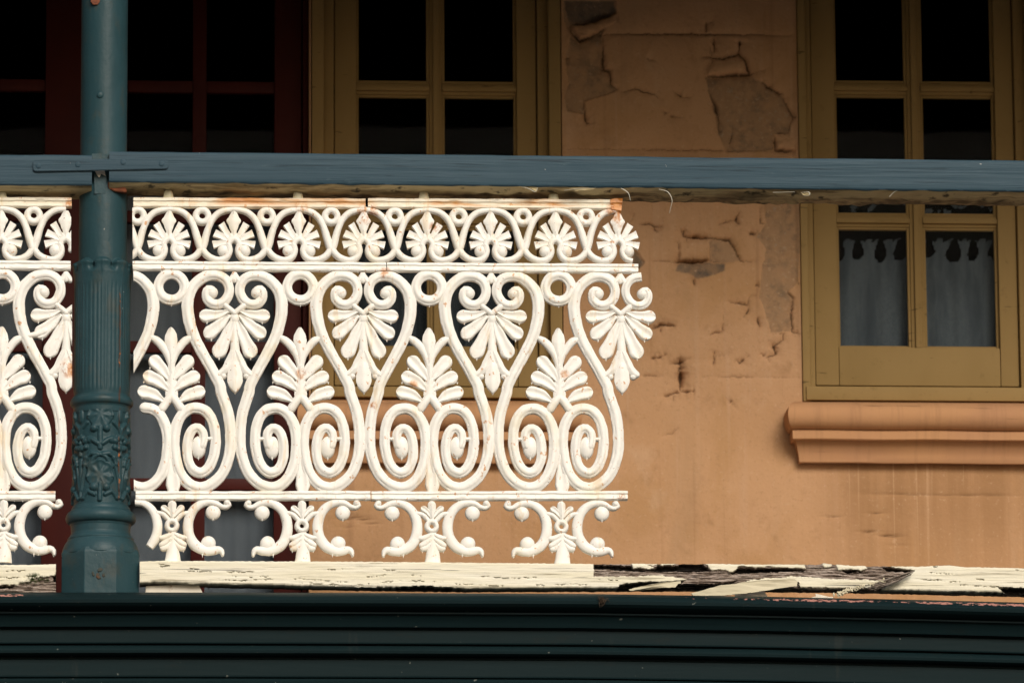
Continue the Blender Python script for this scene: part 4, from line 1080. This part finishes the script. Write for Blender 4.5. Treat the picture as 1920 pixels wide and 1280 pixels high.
fullp = lambda a_, b_: [(a_, 1030), (b_, 1030), (b_, 1130), (a_, 1130)]
paintR = [[(255, 1030), (1111, 1030), (1113, 1058), (1112, 1081), (1240, 1078), (1265, 1081), (1288, 1085), (1280, 1088), (1200, 1091), (1165, 1095), (1155, 1104), (880, 1104), (800, 1098), (700, 1102), (560, 1104), (255, 1104)],
          [(1183, 1050), (1274, 1050), (1260, 1059), (1213, 1058.5), (1226, 1062), (1224, 1066), (1195, 1064), (1187, 1066)],
          [(1317, 1050), (1425, 1050), (1510, 1052), (1510, 1064), (1480, 1064.5), (1455, 1064), (1440, 1060), (1428, 1064), (1385, 1061), (1382, 1067), (1370, 1074), (1364, 1070), (1350, 1067), (1335, 1069)],
          [(1537, 1045), (1562, 1045), (1560, 1059), (1551, 1064), (1545, 1064)], [(1567, 1050), (1625, 1050), (1625, 1064), (1615, 1069), (1595, 1066), (1580, 1068), (1570, 1067)],
          [(1655, 1050), (1980, 1050), (1980, 1103), (1935, 1103), (1885, 1100), (1870, 1100), (1884, 1110), (1840, 1109), (1800, 1108), (1640, 1112), (1662, 1100), (1682, 1086), (1716, 1069.5), (1688, 1065), (1670, 1062)],
          [(1400, 1088), (1440, 1083), (1490, 1080), (1560, 1084), (1655, 1087), (1625, 1102), (1500, 1101), (1497, 1090), (1400, 1093)]]
voidR = [[(1112, 1058), (1183, 1060), (1190, 1067), (1228, 1067), (1232, 1060), (1265, 1061), (1275, 1057), (1320, 1058), (1332, 1069), (1300, 1070), (1200, 1070), (1112, 1064)],
         [(1156, 1101), (1165, 1096), (1200, 1092), (1280, 1089), (1275, 1094), (1320, 1095), (1385, 1089), (1330, 1104), (1156, 1104)],
         [(1365, 1074), (1384, 1064), (1430, 1065), (1500, 1065), (1512, 1069), (1430, 1071)], [(1578, 1069), (1598, 1067), (1618, 1070), (1590, 1073)],
         [(1655, 1063), (1690, 1066), (1717, 1069.5), (1690, 1071), (1665, 1069)], [(1872, 1100), (1935, 1103), (1980, 1104), (1980, 1116), (1884, 1112)],
         [(560, 1103), (700, 1100), (800, 1096), (880, 1102), (880, 1108), (560, 1108)]]
br_ = rot_rail('bottom_rail', 'long cream timber bottom rail with rotted splintered stretch and flaking paint', 262, 1975, topR, botR, YR, .0, paintR, voidR, [], 'timber bottom rails', [([(345, 1071), (372, 1070), (400, 1071)], .9), ([(352, 1065), (375, 1065.5)], .7), ([(412, 1071.5), (445, 1072.5), (478, 1071)], .9), ([(425, 1079), (470, 1081), (505, 1080)], .7), ([(410, 1086), (460, 1088), (510, 1086)], .8),
    ([(540, 1084), (590, 1086), (650, 1091)], .8), ([(560, 1092), (640, 1096), (700, 1097)], 1.2), ([(670, 1084), (735, 1076), (790, 1079)], .7), ([(690, 1093), (760, 1087), (835, 1092)], 1.0), ([(850, 1094), (905, 1097), (980, 1098)], 1.1), ([(600, 1066), (650, 1067)], .5), ([(720, 1068), (745, 1069)], .7), ([(900, 1080), (960, 1083), (1010, 1082)], .5),
    ([(1000, 1097), (1060, 1095), (1100, 1096)], .8), ([(300, 1062), (318, 1060), (298, 1056)], .9), ([(1715, 1086), (1760, 1087), (1800, 1090)], .8), ([(1828, 1085), (1846, 1086.5)], .8), ([(1855, 1098), (1872, 1100)], 1.2), ([(1748, 1062), (1758, 1062)], 1.2), ([(1904, 1067), (1914, 1068)], 1.6), ([(1740, 1073), (1790, 1076)], .5), ([(1800, 1096), (1850, 1099)], .5), ([(1120, 1086), (1160, 1087)], .6)])
topL = lambda x: np.interp(x, [-60, 60, 106], [1058, 1058, 1056.5])+.7*(fbm(x/6, x*0, 6)-.5)*2
botL = lambda x: np.interp(x, [-60, 0, 40, 106], [1111, 1110.5, 1110.5, 1110.5])
paintL = [[(-70, 1040), (103, 1040), (106, 1060), (104, 1079), (90, 1081), (62, 1084), (55, 1090), (38, 1091), (32, 1096), (-70, 1098)]]
voidL = [[(-60, 1098), (30, 1097), (18, 1101), (-60, 1106)], [(100, 1080), (110, 1080), (110, 1090), (100, 1090)]]
mossL = [[(48, 1078), (66, 1073), (96, 1083), (92, 1090), (40, 1096), (36, 1090), (55, 1086)]]
rot_rail('bottom_rail', 'short cream timber bottom rail end with moss, left of the post', -60, 106, topL, botL, YR, .0, paintL, voidL, mossL, 'timber bottom rails', [([(-20, 1084), (20, 1083), (62, 1080)], .9), ([(10, 1070), (50, 1069)], .5)])

def shard(name, pts, Y, m, parent, th=.003, rag=0., n=None, bulge=.004):
    """thin curved sheet outlined in px, with thickness"""
    out = []
    k_ = len(pts)
    for i in range(k_):
        (x0, y0), (x1, y1) = pts[i], pts[(i+1) % k_]; L_ = math.hypot(x1-x0, y1-y0); m_ = max(1, int(L_/5))
        for j in range(m_):
            f_ = j/m_; out.append((x0+(x1-x0)*f_+rag*random.uniform(-1, 1), y0+(y1-y0)*f_+rag*random.uniform(-1, 1)))
    xm = [p[0] for p in out]; xa_, xb_ = min(xm), max(xm)
    bm = bmesh.new()
    A = [bm.verts.new(at(x, y, Y-bulge*math.sin(math.pi*(x-xa_)/(xb_-xa_+1e-6)))) for x, y in out]
    B = [bm.verts.new(v.co+Vector((0, th, 0))) for v in A]; n_ = len(A)
    bm.faces.new(A); bm.faces.new(list(reversed(B)))
    for i in range(n_): bm.faces.new((A[i], A[(i+1) % n_], B[(i+1) % n_], B[i]))
    bmesh.ops.triangulate(bm, faces=[f_ for f_ in bm.faces if len(f_.verts) > 4])
    return obj(name, bm, m, parent, smooth=False)
shard('paint_splinter', [(1179, 1104), (1195, 1100), (1222, 1095), (1250, 1090), (1276, 1089), (1277, 1093), (1262, 1096), (1266, 1100), (1250, 1101), (1245, 1097), (1215, 1101), (1182, 1107)], YR-.012, M_CHIP, br_, .004, .5)
shard('paint_splinter', [(1296, 1112), (1318, 1106), (1352, 1096), (1376, 1094), (1392, 1091), (1440, 1086), (1490, 1085), (1495, 1089), (1494, 1098), (1460, 1102), (1425, 1108), (1395, 1112), (1350, 1116), (1300, 1116)], YR-.016, M_CHIP, br_, .006, .5, None, .010)
for k in range(16):                                # bundle of rotten fibres hanging from the rail
    f = k/15
    x0, y0 = 1714-28*f*random.random()-6*f, 1069+10*f
    x1, y1 = 1628+22*random.random()-4*f+8*(1-f), 1105-9*(1-f)+random.uniform(-3, 4)
    xm, ym = (x0+x1)/2+random.uniform(-4, 4), (y0+y1)/2+random.uniform(-2, 3)
    pts = [(x0, y0), (xm, ym-1.6), (x1, y1), (xm, ym+1.6)]
    bm = bmesh.new(); Y_ = YR-.010-.012*random.random()
    C = resample([(x0, y0), (xm, ym), (x1, y1)], [1.0, 2.3, .6], 5.)
    rr = []
    for c, ww in C:
        b = at(c.x, c.y, Y_); q = ww*Sx*(1+.4*random.uniform(-1, 1))
        rr.append([bm.verts.new(b+Vector((q*.6*math.cos(a_), q*math.sin(a_), q*math.cos(a_)))) for a_ in (0, 1.57, 3.14, 4.71)])
    for A, B in zip(rr[:-1], rr[1:]):
        for j in range(4): bm.faces.new((A[j], B[j], B[(j+1) % 4], A[(j+1) % 4]))
    bm.faces.new(rr[0]); bm.faces.new(list(reversed(rr[-1])))
    obj('splinter', bm, M_ROT, br_, smooth=False)
for a_, b_ in (((1660, 1088), (1600, 1104)), ((1612, 1100), (1580, 1110)), ((1592, 1106), (1562, 1117))):     # crumbling paint on the dangling fibre
    bm = bmesh.new()
    for k in range(26):
        f = random.random(); x, y = a_[0]+(b_[0]-a_[0])*f+random.uniform(-2, 2), a_[1]+(b_[1]-a_[1])*f+random.uniform(-3, 3)
        c = at(x, y, YR-.016+random.uniform(-.006, .006)); bmesh.ops.create_icosphere(bm, subdivisions=1, radius=random.uniform(.0014, .0034), matrix=Matrix.Translation(c) @ Matrix.Rotation(random.random()*3, 4, 'Y') @ Matrix.Diagonal((1.6, .6, .8, 1)))
    obj('paint_crumbs', bm, M_CHIP, br_, smooth=False)
for q in ([(985, 349), (1010, 350), (1006, 360), (998, 355)], [(1064, 351), (1120, 351), (1112, 355), (1080, 358)], [(1500, 360), (1520, 361), (1516, 367), (1506, 366)]):
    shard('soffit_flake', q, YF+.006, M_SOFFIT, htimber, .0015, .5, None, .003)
# block and flakes on the fascia ledge
tag(slab('packing_block', [(273, 1098), (372, 1094), (381, 1113), (273, 1113)], -.035, .03, M_FLAKE, None, .001), 'cream painted packing block wedged under the long bottom rail beside the post', 'block')
tag(shard('paint_flake', [(1378, 1112), (1432, 1106), (1442, 1122), (1378, 1122)], -.05, M_FLAKE, None, .003), 'curved cream paint flake standing on the fascia under the rotted rail', 'paint flake', 'paint flakes on the fascia')
tag(shard('paint_flake', [(1522, 1119), (1530, 1117), (1529, 1112), (1538, 1114), (1540, 1118), (1562, 1118), (1562, 1124), (1522, 1124)], -.05, M_FLAKE, None, .003), 'small white paint flake on the fascia below the hanging splinter', 'paint flake', 'paint flakes on the fascia')

# ------------------------------------------------------------------ fascia
fx = np.concatenate([np.arange(-80, 2010, 6)])
off = np.interp(fx, [-80, 0, 300, 700, 1090, 1420, 1730, 1920, 2010], [.5, 0, -.3, .8, 2.5, 7.5, 14, 19, 22])
FP = [(1110, -.06), (1110, .092), (1110.6, .106), (1112, .117), (1114.5, .127), (1118, .134), (1123, .138), (1129, .137), (1135, .130), (1140, .120), (1143.5, .110), (1145.5, .104), (1146, .108), (1149, .108), (1150, .101), (1157, .097), (1165, .093), (1172, .090), (1174, .089), (1175, .074), (1179, .072),
      (1180, .076), (1190, .076), (1204, .076), (1205.5, .075), (1206, .062), (1209, .062), (1210, .078), (1213, .083), (1218, .086), (1223, .085), (1227, .079), (1229, .070), (1230, .058), (1235, .058), (1236, .064), (1250, .064), (1267, .064), (1268.5, .063), (1269, .055), (1271, .055), (1271.5, .074), (1276, .078), (1281, .077), (1300, .05), (1340, .05), (1420, .05), (1420, -.06)]
V = np.zeros((len(fx), len(FP), 3)); Wd = np.zeros((len(fx), len(FP), 4))
for i, x in enumerate(fx):
    for j, (py, p) in enumerate(FP):
        c = at(x, py+off[i], -max(p, .05)); V[i, j] = (c.x, -p, c.z)
# finer rows across the top roll so the worn patches have their own outline
fine = []
for j in range(len(FP)-1):
    k = 4 if 2 <= j <= 9 else (8 if FP[j+1][0]-FP[j][0] > 6 else 1)
    for q in range(k): fine.append((j, q/k))
fine.append((len(FP)-1, 0))
fxx = np.arange(-80, 2004, 1.5)
V2 = np.zeros((len(fxx), len(fine), 3)); A2 = np.zeros((len(fxx), len(fine), 4))
for jj, (j, q) in enumerate(fine):
    col = V[:, j]*(1-q)+(V[:, j+1]*q if q else 0)
    for c in range(3): V2[:, jj, c] = np.interp(fxx, fx, col[:, c])
    py = FP[j][0]+(q*(FP[j+1][0]-FP[j][0]) if q else 0)
    n_ = fbm(fxx/6, np.full_like(fxx, py/1.7), 12); n2_ = vnoise(fxx/34, np.full_like(fxx, .5), 3)
    dens = np.interp(fxx, [-80, 0, 45, 70, 900, 1130, 1300, 1420, 1530, 1600, 1660, 1740, 1820, 1920, 2004], [.5, .5, .36, .0, .0, .08, .16, .30, .44, .44, .18, .50, .52, .46, .2])
    band = np.exp(-((py-1115.2)/3.4)**2)*(py < 1122)*(j >= 1)
    A2[:, jj, 0] = sstep(.0, .06, dens*band*(.7+.6*n2_)+(n_-.5)*.9*band-.34)*(dens > .05)
    A2[:, jj, 3] = 1
fr_ = put('fascia_beam', grid_mesh('fascia_beam', V2, M_FASCIA, A2))
fr_.data.set_sharp_from_angle(angle=R(35))
tag(fr_, 'dark green moulded timber fascia beam along the balcony edge with worn top', 'fascia')
# dusty clump caught on the fascia edge
bm = bmesh.new()
for k in range(170):
    r_ = abs(random.gauss(0, 1)); a_ = random.random()*math.tau
    c = at(1130+5.2*r_*math.cos(a_)*.9, 1124+5.6*r_*math.sin(a_)*.8, -.139-.010*random.random())
    d = Vector((random.gauss(0, 1), random.gauss(0, .5), random.gauss(0, 1))).normalized()*random.uniform(.003, .009)
    e_ = Vector((random.gauss(0, 1), random.gauss(0, 1), random.gauss(0, 1))).normalized()*.0005
    v = [bm.verts.new(c-d), bm.verts.new(c+e_), bm.verts.new(c+d), bm.verts.new(c-e_)]; bm.faces.new(v)
tag(obj('cobweb_clump', bm, M_DUST, None, smooth=False), 'small brown cobweb clump stuck to the top of the fascia', 'cobweb')
